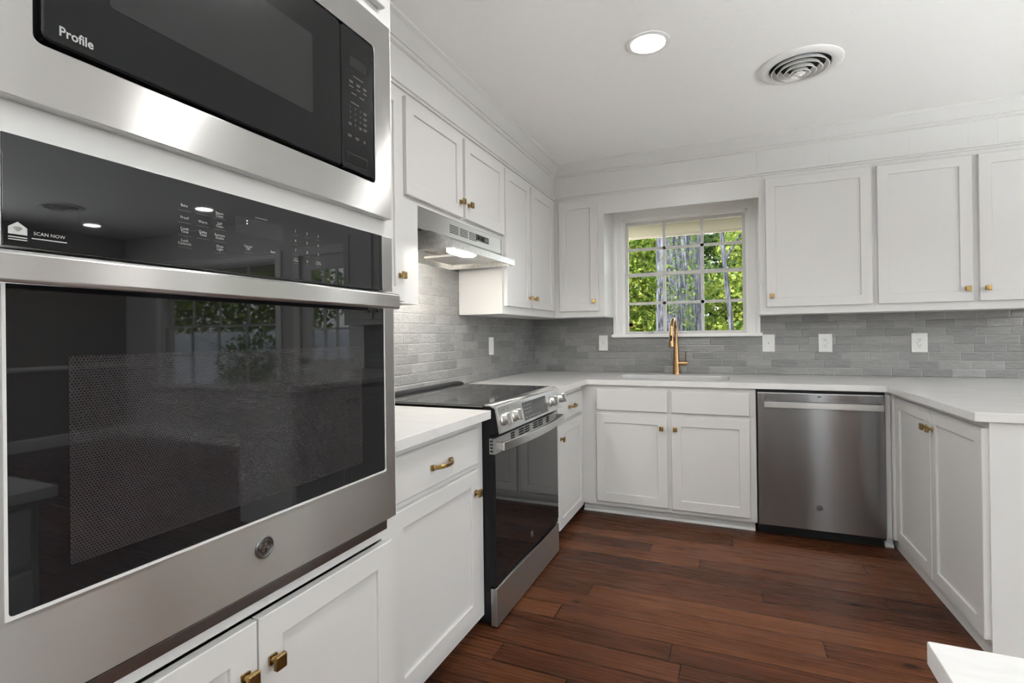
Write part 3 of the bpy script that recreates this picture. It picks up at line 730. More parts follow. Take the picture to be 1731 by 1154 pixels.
for a, zs, w in ((.564, (1.3915, 1.3715, 1.3505, 1.331), .023), (.596, (1.3915, 1.3715, 1.3505), .023), (.627, (1.3915, 1.3715, 1.3505, 1.331), .023), (.797, (1.392, 1.372, 1.352, 1.334), .014), (.8285, (1.392, 1.372, 1.352, 1.334), .014), (.860, (1.392, 1.372, 1.352, 1.334), .014), (.684, (1.3395,), .02)):
    for z in zs: label_part('key_underline', 'printdim', cp, (a, z, w, .0005, d))
label_part('display_caption', 'printdim', cp, (.714, 1.4085, .028, .0018, d))
b = MB(); b.face([FL(.3400, d, 1.3240), FL(.3495, d, 1.3310), FL(.3590, d, 1.3240), FL(.3590, d, 1.3150), FL(.3400, d, 1.3150)]); b.done('house_symbol', 'print', cp, smooth=False, fixn=False)
label_part('house_caption', 'print', cp, (.3495, 1.3115, .019, .0014, d), (.3495, 1.3085, .019, .0012, d))
# wifi arcs on the house mark
b = MB()
for rr in (.0022, .0042, .0062):
    pts = [FL(.3495+rr*math.cos(math.radians(45+90*i/6)), d+.0003, 1.3180+rr*math.sin(math.radians(45+90*i/6))) for i in range(7)]
    b.sweep(pts, [(-.0004, -.0001), (.0004, -.0001), (.0004, .0001), (-.0004, .0001)], Vector((1, 0, 0)))
b.done('house_mark', 'printblk', cp, smooth=False, fixn=False)
b = MB()
b.box(FL, .326, .334, XT+.004, XO, .711, 1.284); b.box(FL, 1.0855, 1.127, XT+.004, XO, .711, 1.284)
b.box(FL, .334, 1.0855, XT+.004, XO, .711, .838); b.box(FL, .334, 1.0855, XT+.004, XO-.006, .838, 1.284)
od = b.done('door', 'steel', t, smooth=False)
b = MB(); b.ringplate(FL, .3335, 1.0865, .8362, 1.286, .3365, 1.0835, .8405, 1.284, XO-.002, XO+.0022, r=.006); b.done('glass_edge', 'alum', od)
b = MB(); b.rrect(FL, .3362, 1.0838, .840, 1.284, XO-.006, XO+.0006, r=.006); b.done('door_glass', 'glassblack', od)
b = MB(); b.rrect(FL, .402, .996, .878, 1.160, XO+.0006, XO+.0010, r=.003); b.done('door_window', 'ovenwin', od, smooth=False)
b = MB()
xh = -0.765
prof = [(-.785, 1.2495), (-.769, 1.2495), (-.765, 1.2535), (-.765, 1.2835), (-.769, 1.2875), (-.785, 1.2875)]
b.prism(FL, prof, .300, 1.0735)
for y0 in (.37, 1.01): b.box(FL, y0, y0+.03, XO, -.785, 1.258, 1.280)
b.done('handle', 'steel', od, bevel=.001)
badge(FL, .713, .784, XO, .0205, od)
b = MB(); b.ringplate(FL, .345, 1.1345, .668, .7085, .352, 1.112, .678, .720, XT+.0015, XT+.009, r=.004) if False else b.box(FL, .345, 1.1345, XT+.0015, XT+.009, .668, .690, bev=.001)
b.box(FL, 1.115, 1.1345, XT+.0015, XT+.009, .690, .700)
b.done('lower_trim', 'steeldark', t)
b = MB(); b.box(FL, .345, 1.115, XT-.002, XT+.0015, .690, .712); b.done('vent_gap', 'void', t, smooth=False)

# ------------------------------------------------------------------ base cabinet between tower and range
t = thing('base_cabinet', (-1.23, 1.52, 0), 'white base cabinet with one drawer, between oven tower and range', 'cabinet', 'base cabinets')
b = MB(); b.box(FL, 1.191, 1.866, XL+.013, XF, .055, ZU-.001); b.box(FL, 1.191, 1.866, XL+.013, XF-.06, 0, .055); b.done('carcass', 'cab', t, smooth=False)
drawer(FL, 1.235, 1.792, .683, .822, XF, t, (1.512, .748))
door(FL, 1.235, 1.792, .098, .661, XF, t, (1.762, .578))
b = MB(); b.box(FL, 1.191, 1.850, XL+.013, -.890, ZU, ZT, bev=.0025); o = b.done('countertop', 'quartz')
tag(o, 'short white quartz worktop between oven tower and range', 'countertop')
# beyond the range
t = thing('base_cabinet', (-1.23, 3.0, 0), 'white base cabinet with drawer pull and door, right of the range', 'cabinet', 'base cabinets')
b = MB(); b.box(FL, 2.676, YF-.0005, XL+.013, XF, .055, ZU-.001); b.box(FL, 2.676, YF-.0005, XL+.013, XF-.06, 0, .055); b.done('carcass', 'cab', t, smooth=False)
drawer(FL, 2.800, 3.302, .678, .817, XF, t, (3.05, .745))
door(FL, 2.800, 3.302, .062, .658, XF, t, (2.830, .580))

# ------------------------------------------------------------------ range
RY0, RY1 = 1.869, 2.664
XG = -0.885
t = thing('range_stove', (-1.2, 2.27, 0), 'stainless slide-in electric range with black glass top and oven door', 'stove')
b = MB(); b.box(FL, RY0+.004, RY1-.004, XL+.014, XG-.026, .02, .892); b.box(FL, RY0+.03, RY0+.07, -1.4, -1.36, 0, .02); b.box(FL, RY1-.07, RY1-.03, -1.4, -1.36, 0, .02); b.box(FL, RY0+.03, RY0+.07, -1.0, -.96, 0, .02); b.box(FL, RY1-.07, RY1-.03, -1.0, -.96, 0, .02)
b.done('body', 'blackmetal', t, smooth=False)
b = MB(); b.box(FL, RY0-.014, RY1+.010, XL+.030, -.930, .8925, .9005, bev=.0015); ct = b.done('cooktop', 'cooktop', t)
for (y, x, r) in ((2.06, -1.08, .11), (2.06, -1.33, .08), (2.48, -1.10, .09), (2.48, -1.34, .10)):
    b = MB(); b.lathe((x, y, .9006), (0, 0, 1), [(r, 0), (r, .0002), (r-.002, .0002), (r-.002, 0)], 40, caps=False); b.done('burner_ring', 'printdim', ct)
b = MB(); b.prism(FL, [(XL+.014, .893), (XL+.075, .893), (XL+.073, .906), (XL+.055, .914), (XL+.014, .914)], RY0-.014, RY1+.010); b.done('back_rail', 'blackmetal', t, bevel=.002)
# control panel
b = MB(); prof = [(-.930, .893), (-.930, .902), (-.905, .902), (-.8765, .8915), (-.8745, .8875), (-.853, .790), (-.862, .786), (-.91, .786), (-.93, .83)]
b.prism(FL, prof, RY0+.001, RY1-.001); cp = b.done('control_panel', 'steel', t, bevel=.0012)
for y in (RY0, RY1-.002):
    b = MB(); b.prism(FL, [(-.932, .78), (-.932, .896), (-.906, .896), (-.884, .886), (-.866, .784)], y, y+.002); b.done('end_cap', 'black', cp, smooth=False)
def PX(z): return -.8745+(.8875-z)/(.8875-.790)*(.0215)
FC = lambda a, d, z: Vector((PX(z)+d, a, z))
b = MB(); b.loft([[FC(a, .0002, z) for a, z in ((2.125, .800), (2.435, .800), (2.435, .878), (2.125, .878))], [FC(a, .0012, z) for a, z in ((2.126, .801), (2.434, .801), (2.434, .877), (2.126, .877))]]); dp = b.done('display', 'rangedisp', t, smooth=False)
dd = .0017
for k, ch in enumerate('1234567890'):
    a, z = (2.345+.032*(k % 3), .864-.0155*(k//3)) if k < 9 else (2.377, .8165)
    label_part('number_key', 'print', dp, (ch, a, z, .010, dd, FC))
for r_ in range(3):
    for c_ in range(3): label_part('key_label', 'print', dp, (2.150+.030*c_, .864-.0155*r_, .016, .0028, dd, FC))
for c_ in range(6): label_part('key_label', 'print', dp, (2.150+.033*c_, .812, .016, .0028, dd, FC))
nrm = Vector((1, 0, .22)).normalized()
for y in (1.906, 2.021, 2.500, 2.630):
    b = MB(); c = Vector((PX(.840), y, .840))
    b.lathe(c, nrm, [(.026, 0), (.026, .004), (.0215, .008), (.0205, .024), (.0195, .026), (.0001, .026)], 28)
    kb = b.done('knob', 'galv', t)
    b = MB(); u = Vector((0, 1, 0)); w = nrm.cross(u)
    rings = []
    for h, wd, ht in ((.014, .0085, .024), (.040, .0065, .0225), (.043, .0045, .020)):
        rings.append([c+nrm*h+u*x*wd+w*y_*ht for x, y_ in ((-1, -1), (1, -1), (1, 1), (-1, 1))])
    b.loft(rings); b.done('grip', 'steel', kb, bevel=.002)
for y in (1.925, 1.975, 2.035, 2.50, 2.58): label_part('dial_mark', 'printblk', cp, (y, .8755, .005, .005, .0008, FC))
# oven door
b = MB(); b.box(FL, RY0+.001, RY1-.001, XG-.024, XG-.003, .172, .766); b.box(FL, RY0, RY1, XG-.003, XG, .703, .766); b.box(FL, RY0-.0005, RY0+.012, XG-.0245, XG-.002, .703, .766)
od = b.done('door', 'blackmetal', t, smooth=False)
b = MB(); b.box(FL, RY0-.001, RY1+.001, XG-.0245, XG+.001, .703, .767, bev=.0015)
vb = b.done('vent_band', 'steel', t)
for y0, y1 in ((2.028, 2.071), (2.120, 2.180), (2.189, 2.249), (2.299, 2.357), (2.366, 2.431), (2.482, 2.525)):
    b = MB()
    for k in range(3): b.box(FL, y0, y1, XG+.0009, XG+.0016, .7335+.0108*k, .7405+.0108*k)
    b.done('vent_slot', 'void', vb, smooth=False)
b = MB()
for k in range(4): b.box(FL, RY0-.0016, RY0-.0009, XG-.020, XG-.008, .712+.0135*k, .7185+.0135*k)
b.done('vent_slot', 'void', vb, smooth=False)
b = MB(); b.box(FL, RY0+.002, RY1-.002, XG-.003, XG+.001, .190, .703, bev=.0008); b.done('door_glass', 'glassblack', od)
b = MB()
path = []; ys = [RY0+.004+(RY1-RY0-.008)*i/24 for i in range(25)]
for i, y in enumerate(ys):
    s = -1+2*i/24; path.append(FL(y, -.851+.030*(1-s*s), .7375))
prof = [(-.007, -.017), (.005, -.017), (.007, -.014), (.007, .014), (.005, .017), (-.007, .017)]
b.sweep(path, prof)
for y0 in (RY0+.001, RY1-.017): b.box(FL, y0, y0+.016, XG+.001, -.846, .7215, .7535, bev=.0015)
b.done('handle', 'steel', od, bevel=.001)
badge(FL, 2.262, .246, XG+.001, .014, od)
b = MB(); b.box(FL, RY0, RY1, XG-.026, XG+.002, .012, .163, bev=.003); b.done('storage_drawer', 'steel', t)

# ------------------------------------------------------------------ sink base, dishwasher, peninsula
t = thing('sink_cabinet', (-.41, 3.68, 0), 'white two-door base cabinet with false drawer fronts, under the sink', 'cabinet')
b = MB(); b.box(FB, XF, .115, -YF-.02, -YF, .062, ZU-.001); b.box(FB, XF, XF+.018, -YB+.013, -YF-.02, .062, ZU-.001); b.box(FB, .097, .115, -YB+.013, -YF-.02, .062, ZU-.001)
b.box(FB, XF+.018, .097, -YB+.013, -YF-.02, .062, .08); b.box(FB, XF+.018, .097, -YB+.013, -YB+.02, .08, ZU-.001); b.box(FB, XF, .105, -YF-.07, -YF-.05, 0, .062)
b.prism(lambda a, d, z: FB(a, -YF-.05+d, z), [(0, 0), (.014, 0), (.013, .008), (.009, .016), (0, .02)], XF, .105)
b.box(FB, -.378, -.368, -YF, -YF+.004, .067, .09)
b.done('carcass', 'cab', t, smooth=False)
drawer(FB, -.833, -.384, .686, .821, -YF, t, name='false_front'); drawer(FB, -.361, .082, .686, .821, -YF, t, name='false_front')
door(FB, -.836, -.388, .092, .663, -YF, t, (-.420, .588)); door(FB, -.362, .080, .089, .662, -YF, t, (-.337, .588))

YD = 3.318
t = thing('dishwasher', (.433, 3.65, 0), 'stainless dishwasher with bar handle, between sink cabinet and peninsula', 'dishwasher')
b = MB(); b.box(FB, .120, .742, -3.95, -YD-.022, .05, .846); b.box(FB, .125, .737, -3.9, -YD-.072, 0, .05); b.done('body', 'black', t, smooth=False)
b = MB()
prof = [(-YD-.022, .066), (-YD, .066), (-YD, .826), (-YD-.004, .834), (-YD-.022, .834)]
b.prism(FB, prof, .1235, .739); dd_ = b.done('door', 'steeldark', t, bevel=.002)
b = MB(); b.box(FB, .156, .730, -YD+.022, -YD+.032, .749, .783, bev=.003)
for x in (.175, .691): b.box(FB, x, x+.02, -YD, -YD+.023, .757, .777)
b.done('handle', 'steel', dd_)
b = MB(); b.rrect(FB, .427, .446, .812, .8175, -YD, -YD+.0008, r=.002); b.done('status_window', 'void', dd_, smooth=False)
badge(FB, .430, .195, -YD, .0165, dd_)

PA = math.radians(1.9)
t = thing('peninsula_cabinet', (.800, 3.318, 0), 'white two-door peninsula cabinet with plain end panel, right of the dishwasher', 'cabinet')
PF = -.800; PY0, PY1 = -3.318, -2.358
b = MB(); b.box(FP, PY0-.68, PY1, -1.275, PF, .0, ZU-.001); b.box(FP, PY0-.02, PY0+.006, PF, PF+.030, .066, ZU-.001)
b.box(FP, PY1, PY1+.004, PF-.014, PF, 0, ZU-.002)
b.done('carcass', 'cab', t, smooth=False)
door(FP, -3.305, -2.838, .070, .826, PF, t, (-2.868, .745)); door(FP, -2.833, -2.362, .070, .826, PF, t, (-2.804, .745))
t.rotation_euler = (0, 0, PA)
b = MB(); b.box(FB, .7455, .7690, -YF-.018, -YF, .062, ZU-.001); b.box(FB, .7455, .785, -YF-.065, -YF-.05, 0, .062)
b.prism(lambda a, d, z: FB(a, -YF-.05+d, z), [(0, 0), (.014, 0), (.013, .008), (.009, .016), (0, .02)], .7455, .785)
o = b.done('filler_panel', 'cab', smooth=False); tag(o, 'narrow white filler strip between dishwasher and peninsula doors', 'filler panel')

# long worktop with the sink cut-out
def worktop():
    b = MB(); bm = b.bm
    out = [(XL+.013, 2.668), (-.895, 2.668), (-.895, YD), (.749, YD), (.788, 2.344), (1.30, 2.344), (1.66, YB-.013), (XL+.013, YB-.013)]
    x0, x1, y0, y1, r = SINK
    inn = []
    for cx, cy, st in ((x1-r, y0+r, -90), (x1-r, y1-r, 0), (x0+r, y1-r, 90), (x0+r, y0+r, 180)):
        for k in range(7):
            an = math.radians(st+15*k); inn.append((cx+r*math.cos(an), cy+r*math.sin(an)))
    es = []
    for loop in (out, inn):
        vs = [bm.verts.new((x, y, ZT)) for x, y in loop]
        for i in range(len(vs)): es.append(bm.edges.new((vs[i], vs[(i+1) % len(vs)])))
    r_ = bmesh.ops.triangle_fill(bm, use_beauty=True, use_dissolve=False, edges=es)
    fs = [g for g in r_['geom'] if isinstance(g, bmesh.types.BMFace)]
    ex = bmesh.ops.extrude_face_region(bm, geom=fs)
    bmesh.ops.translate(bm, verts=[v for v in ex['geom'] if isinstance(v, bmesh.types.BMVert)], vec=(0, 0, -(ZT-ZU)))
    o = b.done('countertop', 'quartz', smooth=False, bevel=.0022)
    tag(o, 'long white quartz worktop running from the range past the sink onto the peninsula', 'countertop')
SINK = (-.745, -.030, 3.450, 3.815, .06)
worktop()
t = thing('kitchen_sink', (-.39, 3.63, .66), 'undermount stainless sink set into the worktop below the window', 'sink')
b = MB(); x0, x1, y0, y1, r = SINK
def rr2(m, z):
    pts = []; q = r
    for cx, cy, st in ((x1-m-q, y0+m+q, -90), (x1-m-q, y1-m-q, 0), (x0+m+q, y1-m-q, 90), (x0+m+q, y0+m+q, 180)):
        for k in range(7):
            an = math.radians(st+15*k); pts.append((cx+q*math.cos(an), cy+q*math.sin(an), z))
    return pts
b.loft([rr2(-.015, ZU-.0005), rr2(-.015, ZU-.004), rr2(-.002, ZU-.004), rr2(.004, ZU-.17), rr2(.02, ZU-.19)], True, False)
b.bm.faces.new([b.bm.verts.new(p) for p in rr2(.02, ZU-.19)])
b.done('basin', 'steeldark', t, angle=50)
b = MB(); b.lathe((-.39, 3.64, ZU-.190), (0, 0, 1), [(.045, 0), (.045, .003), (.035, .004), (.03, .001), (.0001, .001)], 28); b.done('drain', 'chrome', t)

# faucet
t = thing('kitchen_faucet', (-.386, 3.93, ZT), 'tall brushed gold pull-down faucet standing behind the sink', 'faucet')
fx, fy = -.386, 3.93
b = MB(); b.lathe((fx, fy, ZT), (0, 0, 1), [(.0275, 0), (.0275, .004), (.0255, .010), (.0225, .10), (.0175, .185), (.0150, .215), (.0142, .23)], 28); b.done('body', 'gilt', t)
b = MB(); R_ = .088; zc = 1.195; path = [(fx, fy, ZT+.225), (fx, fy, 1.15)]
for k in range(25):
    an = PI*k/24; path.append((fx+(-.012)*(k/24), fy-R_+R_*math.cos(an), zc+R_*math.sin(an)))
path.append((fx-.012, fy-2*R_-.002, zc-.018))
b.tube(path, .0128, 16, up=Vector((1, 0, 0))); b.done('spout', 'gilt', t)
hx, hy = fx-.012, fy-2*R_-.002
b = MB(); b.lathe((hx, hy, zc-.016), (0, -.03, -1), [(.0135, 0), (.0145, .004), (.0140, .008), (.0155, .03), (.0185, .085), (.0190, .092), (.017, .094)], 24); hd = b.done('spray_head', 'gilt', t)
b = MB(); b.rrect(lambda a, d, z: Vector((a, hy-d, z)), hx-.006, hx+.006, zc-.066, zc-.030, .008, .0195, r=.005); b.done('spray_button', 'black', hd)
b = MB(); b.cyl((hx, hy-.003, zc-.1095), (hx, hy-.003, zc-.113), .0165); b.done('spray_face', 'rubber', hd)
b = MB(); b.cyl((fx+.012, fy-.004, .962), (fx+.075, fy-.004, .962), .0155); b.cyl((fx+.075, fy-.004, .962), (fx+.077, fy-.004, .962), .0145)
b.tube([(fx+.066, fy-.004, .962), (fx+.067, fy-.010, 1.0), (fx+.068, fy-.016, 1.048)], [.0045, .0042, .0046], 12, up=Vector((0, 1, 0))); b.done('lever', 'gilt', t)

# ------------------------------------------------------------------ wall cabinets
def wallcab(name, loc, label, F, a0, a1, dw, df, z0, z1, doors, cat='cabinet'):
    t = thing(name, loc, label, cat, 'white wall cabinets')
    b = MB(); b.box(F, a0, a1, dw, df, z0, z1); b.done('carcass', 'cab', t, smooth=False)
    for d in doors: door(F, d[0], d[1], d[2], d[3], df, t, d[4])
    return t
wallcab('wall_cabinet', (-1.385, 1.53, 1.317), 'white wall cabinet half hidden by the oven tower, left of the hood', FL, 1.190, 1.866, XL+.013, XU, 1.317, 2.194, [(1.215, 1.737, 1.322, 2.165, (1.707, 1.425))])
wallcab('wall_cabinet', (-1.385, 2.3, 1.745), 'short two-door white wall cabinet right above the range hood', FL, 1.8665, 2.7365, XL+.013, XU, 1.742, 2.194, [(1.763, 2.240, 1.763, 2.166, (2.212, 1.835)), (2.268, 2.740, 1.763, 2.166, (2.296, 1.835))])
wallcab('wall_cabinet', (-1.385, 3.2, 1.31), 'tall two-door white wall cabinet between range hood and corner', FL, 2.7370, YB-.013, XL+.013, XU, 1.308, 2.194, [(2.762, 3.150, 1.355, 2.163, (3.123, 1.421)), (3.192, 3.622, 1.355, 2.163, (3.220, 1.421))])
wallcab('wall_cabinet', (-1.04, 3.86, 1.31), 'single-door white wall cabinet in the corner, left of the window', FB, XU+.0005, -.855, -YB+.013, -YU, 1.308, 2.194, [(-1.192, -.897, 1.352, 2.162, (-.927, 1.421))])
wallcab('wall_cabinet', (.47, 3.86, 1.29), 'single-door white wall cabinet directly right of the window', FB, .162, .782, -YB+.013, -YU, 1.294, 2.194, [(.199, .769, 1.341, 2.162, (.230, 1.411))])
wallcab('wall_cabinet', (1.2, 3.86, 1.29), 'two-door white wall cabinet at the right end, above the peninsula corner', FB, .7825, 1.60, -YB+.013, -YU, 1.294, 2.194, [(.797, 1.242, 1.341, 2.162, (1.213, 1.410)), (1.271, 1.580, 1.341, 2.162, (1.301, 1.410))])
b = MB(); b.box(FB, -.8545, .1615, -YU-.02, -YU, 2.055, 2.194); b.box(FB, -.8545, .1615, -YB+.001, -YU-.02, 2.165, 2.194)
o = b.done('valance_board', 'cab', smooth=False); tag(o, 'white board bridging the wall cabinets above the window', 'valance')

# ------------------------------------------------------------------ range hood
t = thing('range_hood', (-1.33, 2.3, 1.565), 'stainless under-cabinet range hood with lit lamp, above the range', 'range hood')
HY0, HY1 = 1.962, 2.655; XH = -1.118
b = MB(); b.box(FL, 1.8672, 2.7362, XU-.030, XU-.001, 1.654, 1.7415); fs = b.done('fascia', 'steel', t, bevel=.001)
for g in range(3):
    b = MB()
    for k in range(5): b.box(FL, 2.140+g*.098, 2.225+g*.098, XU-.0015, XU-.0004, 1.676+.0085*k, 1.680+.0085*k)
    b.done('vent_slot', 'void', fs, smooth=False)
b = MB(); b.box(FL, 2.418, 2.562, XU-.001, XU+.0015, 1.683, 1.716); sp = b.done('switch_plate', 'rangedisp', t, smooth=False)
for y in (2.445, 2.490): 
    b = MB(); b.box(FL, y-.014, y+.014, XU+.0015, XU+.005, 1.690, 1.710, bev=.001); b.done('rocker_switch', 'black', sp)
b = MB()
for z in (1.695, 1.700, 1.705): b.mark(FL, 2.533, z, .036, .0015, XU+.0019)
b.done('plate_print', 'print', sp, smooth=False, fixn=False)
b = MB()
# sloped top, lip, sides and the open pan underneath
top = [(XU-.001, 1.655), (XH-.012, 1.603), (XH, 1.601), (XH, 1.570), (XH-.018, 1.570), (XH-.018, 1.596), (XU-.004, 1.640), (XL+.02, 1.640), (XL+.02, 1.655)]
b.prism(FL, top, HY0+.002, HY1-.002)
side = [(XL+.014, 1.655), (XU-.001, 1.655), (XH-.012, 1.603), (XH, 1.601), (XH, 1.570), (XL+.014, 1.570)]
b.prism(FL, side, HY0, HY0+.002); b.prism(FL, side, HY1-.002, HY1)
b.box(FL, HY0+.002, HY0+.022, XL+.014, XH-.018, 1.570, 1.572); b.box(FL, HY1-.022, HY1-.002, XL+.014, XH-.018, 1.570, 1.572)
b.box(FL, HY0+.002, HY1-.002, XL+.014, XL+.016, 1.570, 1.640)
b.done('canopy', 'galv', t, smooth=False)
b = MB(); b.box(FL, HY0+.34, HY1-.06, XL+.05, XH-.05, 1.590, 1.600); b.done('grease_filter', 'galv', t, smooth=False)
b = MB()
pts = [(2.085, -1.222), (2.062, -1.175), (2.095, -1.142), (2.235, -1.142), (2.275, -1.175), (2.245, -1.222)]
b.loft([[FL(a, x, 1.600) for a, x in pts], [FL(a, x, 1.574) for a, x in pts], [FL(2.17+(a-2.17)*.8, -1.18+(x+1.18)*.8, 1.567) for a, x in pts]])
b.done('lamp_lens', 'hoodlamp', t)

# ------------------------------------------------------------------ switches and outlets
def plate(name, F, a, z, d, label, kind, w=.072, h=.120):
    t = thing(name, F(a, d, z-h/2), label, 'switch' if kind == 'toggle' else 'outlet')
    b = MB(); b.rrect(F, a-w/2, a+w/2, z-h/2, z+h/2, d, d+.006, r=.004); b.done('cover_plate', 'plastic', t, bevel=.0015)
    if kind == 'toggle':
        b = MB(); b.box(F, a-.006, a+.006, d+.006, d+.007, z-.012, z+.012); b.loft([[F(a+i*.004, d+.007, z+j) for i, j in ((-1, -.006), (1, -.006), (1, .004), (-1, .004))], [F(a+i*.003, d+.018, z+j) for i, j in ((-1, .004), (1, .004), (1, .010), (-1, .010))]]); b.done('toggle', 'plastic', t)
    elif kind == 'rocker':
        b = MB(); b.box(F, a-.0165, a+.0165, d+.006, d+.0085, z-.033, z+.033, bev=.001); b.done('rocker', 'plastic', t)
    else:
        b = MB(); b.box(F, a-.0165, a+.0165, d+.006, d+.0080, z-.033, z+.033, bev=.001); rc = b.done('receptacle', 'plastic', t)
        b = MB(); q = d+.0083
        for s in (-1, 1):
            b.mark(F, a-.006, z+s*.019+.003, .0022, .009, q); b.mark(F, a+.006, z+s*.019+.003, .0022, .008, q)
            b.lathe(F(a, q-.0002, z+s*.019-.007), F(0, 1, 0)-F(0, 0, 0), [(.0028, 0), (.0028, .0002), (.0001, .0002)], 10)
        b.mark(F, a+(.012 if kind == 'outlet' else -.012), z, .0035, .006, q)
        b.done('slots', 'printblk', rc, smooth=False)
db = -(YB-.012)
plate('wall_outlet', FL, 3.175, 1.110, XL+.012, 'white wall plate on the left tile near the corner', 'rocker')
plate('light_switch', FB, -.943, 1.112, db, 'white switch plate left of the window sill', 'toggle', .070, .120)
plate('light_switch', FB, .2245, 1.104, db, 'white switch plate just right of the window sill', 'toggle', .078, .122)
plate('wall_outlet', FB, .567, 1.103, db, 'white outlet above the dishwasher', 'outlet', .080, .122)
plate('wall_outlet', FB, 1.081, 1.101, db, 'white outlet at the far right, above the peninsula', 'gfci', .084, .122)

# round decal on the lower left window pane
t = thing('window_sticker', (-.735, 4.07, 1.212), 'small round black and gold sticker in the lower left window corner', 'sticker')
cs = Vector((-.7365, YB+.0475, 1.252))
b = MB(); b.lathe(cs, (0, -1, 0), [(.0225, 0), (.0225, .0006), (.0001, .0006)], 28); b.done('decal_disc', 'gold', t, smooth=False)
b = MB(); b.lathe(cs+Vector((0, -.0007, 0)), (0, -1, 0), [(.0155, 0), (.0155, .0004), (.0001, .0004)], 28); b.done('decal_centre', 'disp', t, smooth=False)

# ------------------------------------------------------------------ ceiling lights and vents
def ceiling_light(x, y, label):
    t = thing('ceiling_light', (x, y, CEIL), label, 'ceiling light', 'recessed ceiling lights')
    b = MB(); c = (x, y, CEIL)
    b.lathe(c, (0, 0, -1), [(.092, 0), (.092, .004), (.089, .006), (.073, .006), (.071, .004), (.071, 0)], 40, caps=False); b.done('trim_ring', 'plastic', t)
    b = MB(); b.lathe(c, (0, 0, -1), [(.0705, .0003), (.0705, .0009), (.0001, .0010)], 40); b.done('lamp_lens', 'lamp', t)
    return t
def copy_tree(o, parent=None):
    c = o.copy(); COL.objects.link(c)
    if parent is not None: c.parent = parent; c.matrix_parent_inverse = o.matrix_parent_inverse.copy()
    for ch in list(o.children): copy_tree(ch, c)
    return c
l0 = ceiling_light(-.324, 2.287, 'lit round ceiling light in front of the window wall, left of the air vent')
for x, y, lb in ((-.25, 1.20, 'added unseen round ceiling light over the aisle between oven tower and peninsula'), (-.324, -1.7, 'added unseen round ceiling light behind the camera on the left'), (1.3, -1.7, 'added unseen round ceiling light near the rear side window'),  # aisle and rear lamps are unseen, added to brighten the kitchen
                 (3.03, 3.40, 'round ceiling light near the dining window'), (4.75, 3.35, 'round ceiling light in the dining corner'), (3.0, 1.3, 'added unseen round ceiling light in the middle of the dining room'), (4.75, 1.3, 'added unseen round ceiling light by the dining room side wall')):  # mid-room and side wall lamps are unseen additions for more light
    c = copy_tree(l0); c.location = (x, y, CEIL); c['label'] = lb
def air_vent(x, y, label):
    t = thing('ceiling_vent', (x, y, CEIL), label, 'air vent', 'round ceiling vents')
    c = (x, y, CEIL); dn = (0, 0, -1)
    b = MB(); b.lathe(c, dn, [(.180, 0), (.180, .004), (.172, .010), (.150, .014), (.132, .010), (.128, -.0005)], 56, caps=False); b.done('flange', 'plastic', t)
    b = MB(); b.lathe(c, dn, [(.130, .0008), (.130, .0012), (.0001, .0014)], 48); b.done('duct_opening', 'void', t)
    for r0, r1, h in ((.120, .105, .008), (.094, .079, .016), (.068, .053, .023), (.043, .029, .029)):
        b = MB(); b.lathe(c, dn, [(r1, h-.008), (r0, h+.012), (r0+.0015, h+.012), (r1+.003, h-.008)], 48, caps=False); b.lathe(c, dn, [(r0+.0008, h+.0105), (r0+.0030, h+.0125), (r0-.0012, h+.0135), (r0+.0008, h+.0105)], 48, caps=False); b.done('louvre_ring', 'plastic', t)
    b = MB(); b.lathe(c, dn, [(.012, .0012), (.012, .030), (.024, .038), (.022, .042), (.010, .046), (.010, .054), (.0001, .056)], 28); b.done('centre_knob', 'plastic', t)
    return t
air_vent(.305, 2.782, 'round white louvred air vent right of the lit ceiling light')
v2 = air_vent(4.1, 2.75, 'round louvred air vent over the dining room')

# pendant stem seen in the oven glass
t = thing('pendant_light', (4.19, 2.05, CEIL), 'brass pendant stem hanging over the dining room', 'pendant')
b = MB(); b.lathe((4.19, 2.05, CEIL), (0, 0, -1), [(.065, 0), (.065, .012), (.02, .022), (.0001, .022)], 28); b.done('canopy', 'brass', t)
b = MB(); b.cyl((4.19, 2.05, CEIL-.02), (4.19, 2.05, 1.75), .008); b.done('stem', 'brass', t)
b = MB(); b.lathe((4.19, 2.05, 1.75), (0, 0, -1), [(.02, 0), (.05, .02), (.16, .14), (.158, .14), (.045, .026), (.0001, .02)], 32); b.done('shade', 'brass', t)

# ------------------------------------------------------------------ desk counter at bottom right
DX, DY, DZ = .243, .893, .745
t = thing('desk', (.48, .1, 0), 'white desk-height counter whose corner juts into the bottom right of the view', 'desk')
b = MB(); b.box(FW, DX, .72, -.75, DY, DZ-.034, DZ, bev=.003); b.done('desk_top', 'quartz', t)
b = MB(); b.box(FW, DX+.045, .70, -.72, DY-.03, .07, DZ-.035); b.box(FW, DX+.10, .70, -.72, DY-.05, 0, .07); b.done('carcass', 'cab', t, smooth=False)
FD = lambda a, d, z: Vector((DX+.045-d, -a, z))
drawer(FD, -.84, -.42, .52, .69, 0, t, (-.63, .605)); drawer(FD, -.40, .02, .52, .69, 0, t, (-.19, .605))
door(FD, -.84, -.42, .09, .50, 0, t, (-.45, .45)); door(FD, -.40, .02, .09, .50, 0, t, (-.37, .45))

# ------------------------------------------------------------------ outdoors
b = MB(); b.box(FW, -30, 40, YB+.16, 60, -.45, -.40); o = b.done('ground', 'ground', smooth=False); struct(o)
b = MB(); b.box(FW, XL-.6, XR+.6, YB+.14, YB+.80, 2.075, 2.11); o = b.done('ceiling_eave', 'eave', smooth=False); struct(o)
b = MB(); b.box(FW, XL-.6, XR+.6, YB+.80, YB+.825, 2.055, 2.26); b.box(FW, XL-.6, XR+.6, YB+.14, YB+.80, 2.24, 2.26); o = b.done('trim_7', 'fascia', smooth=False); struct(o)

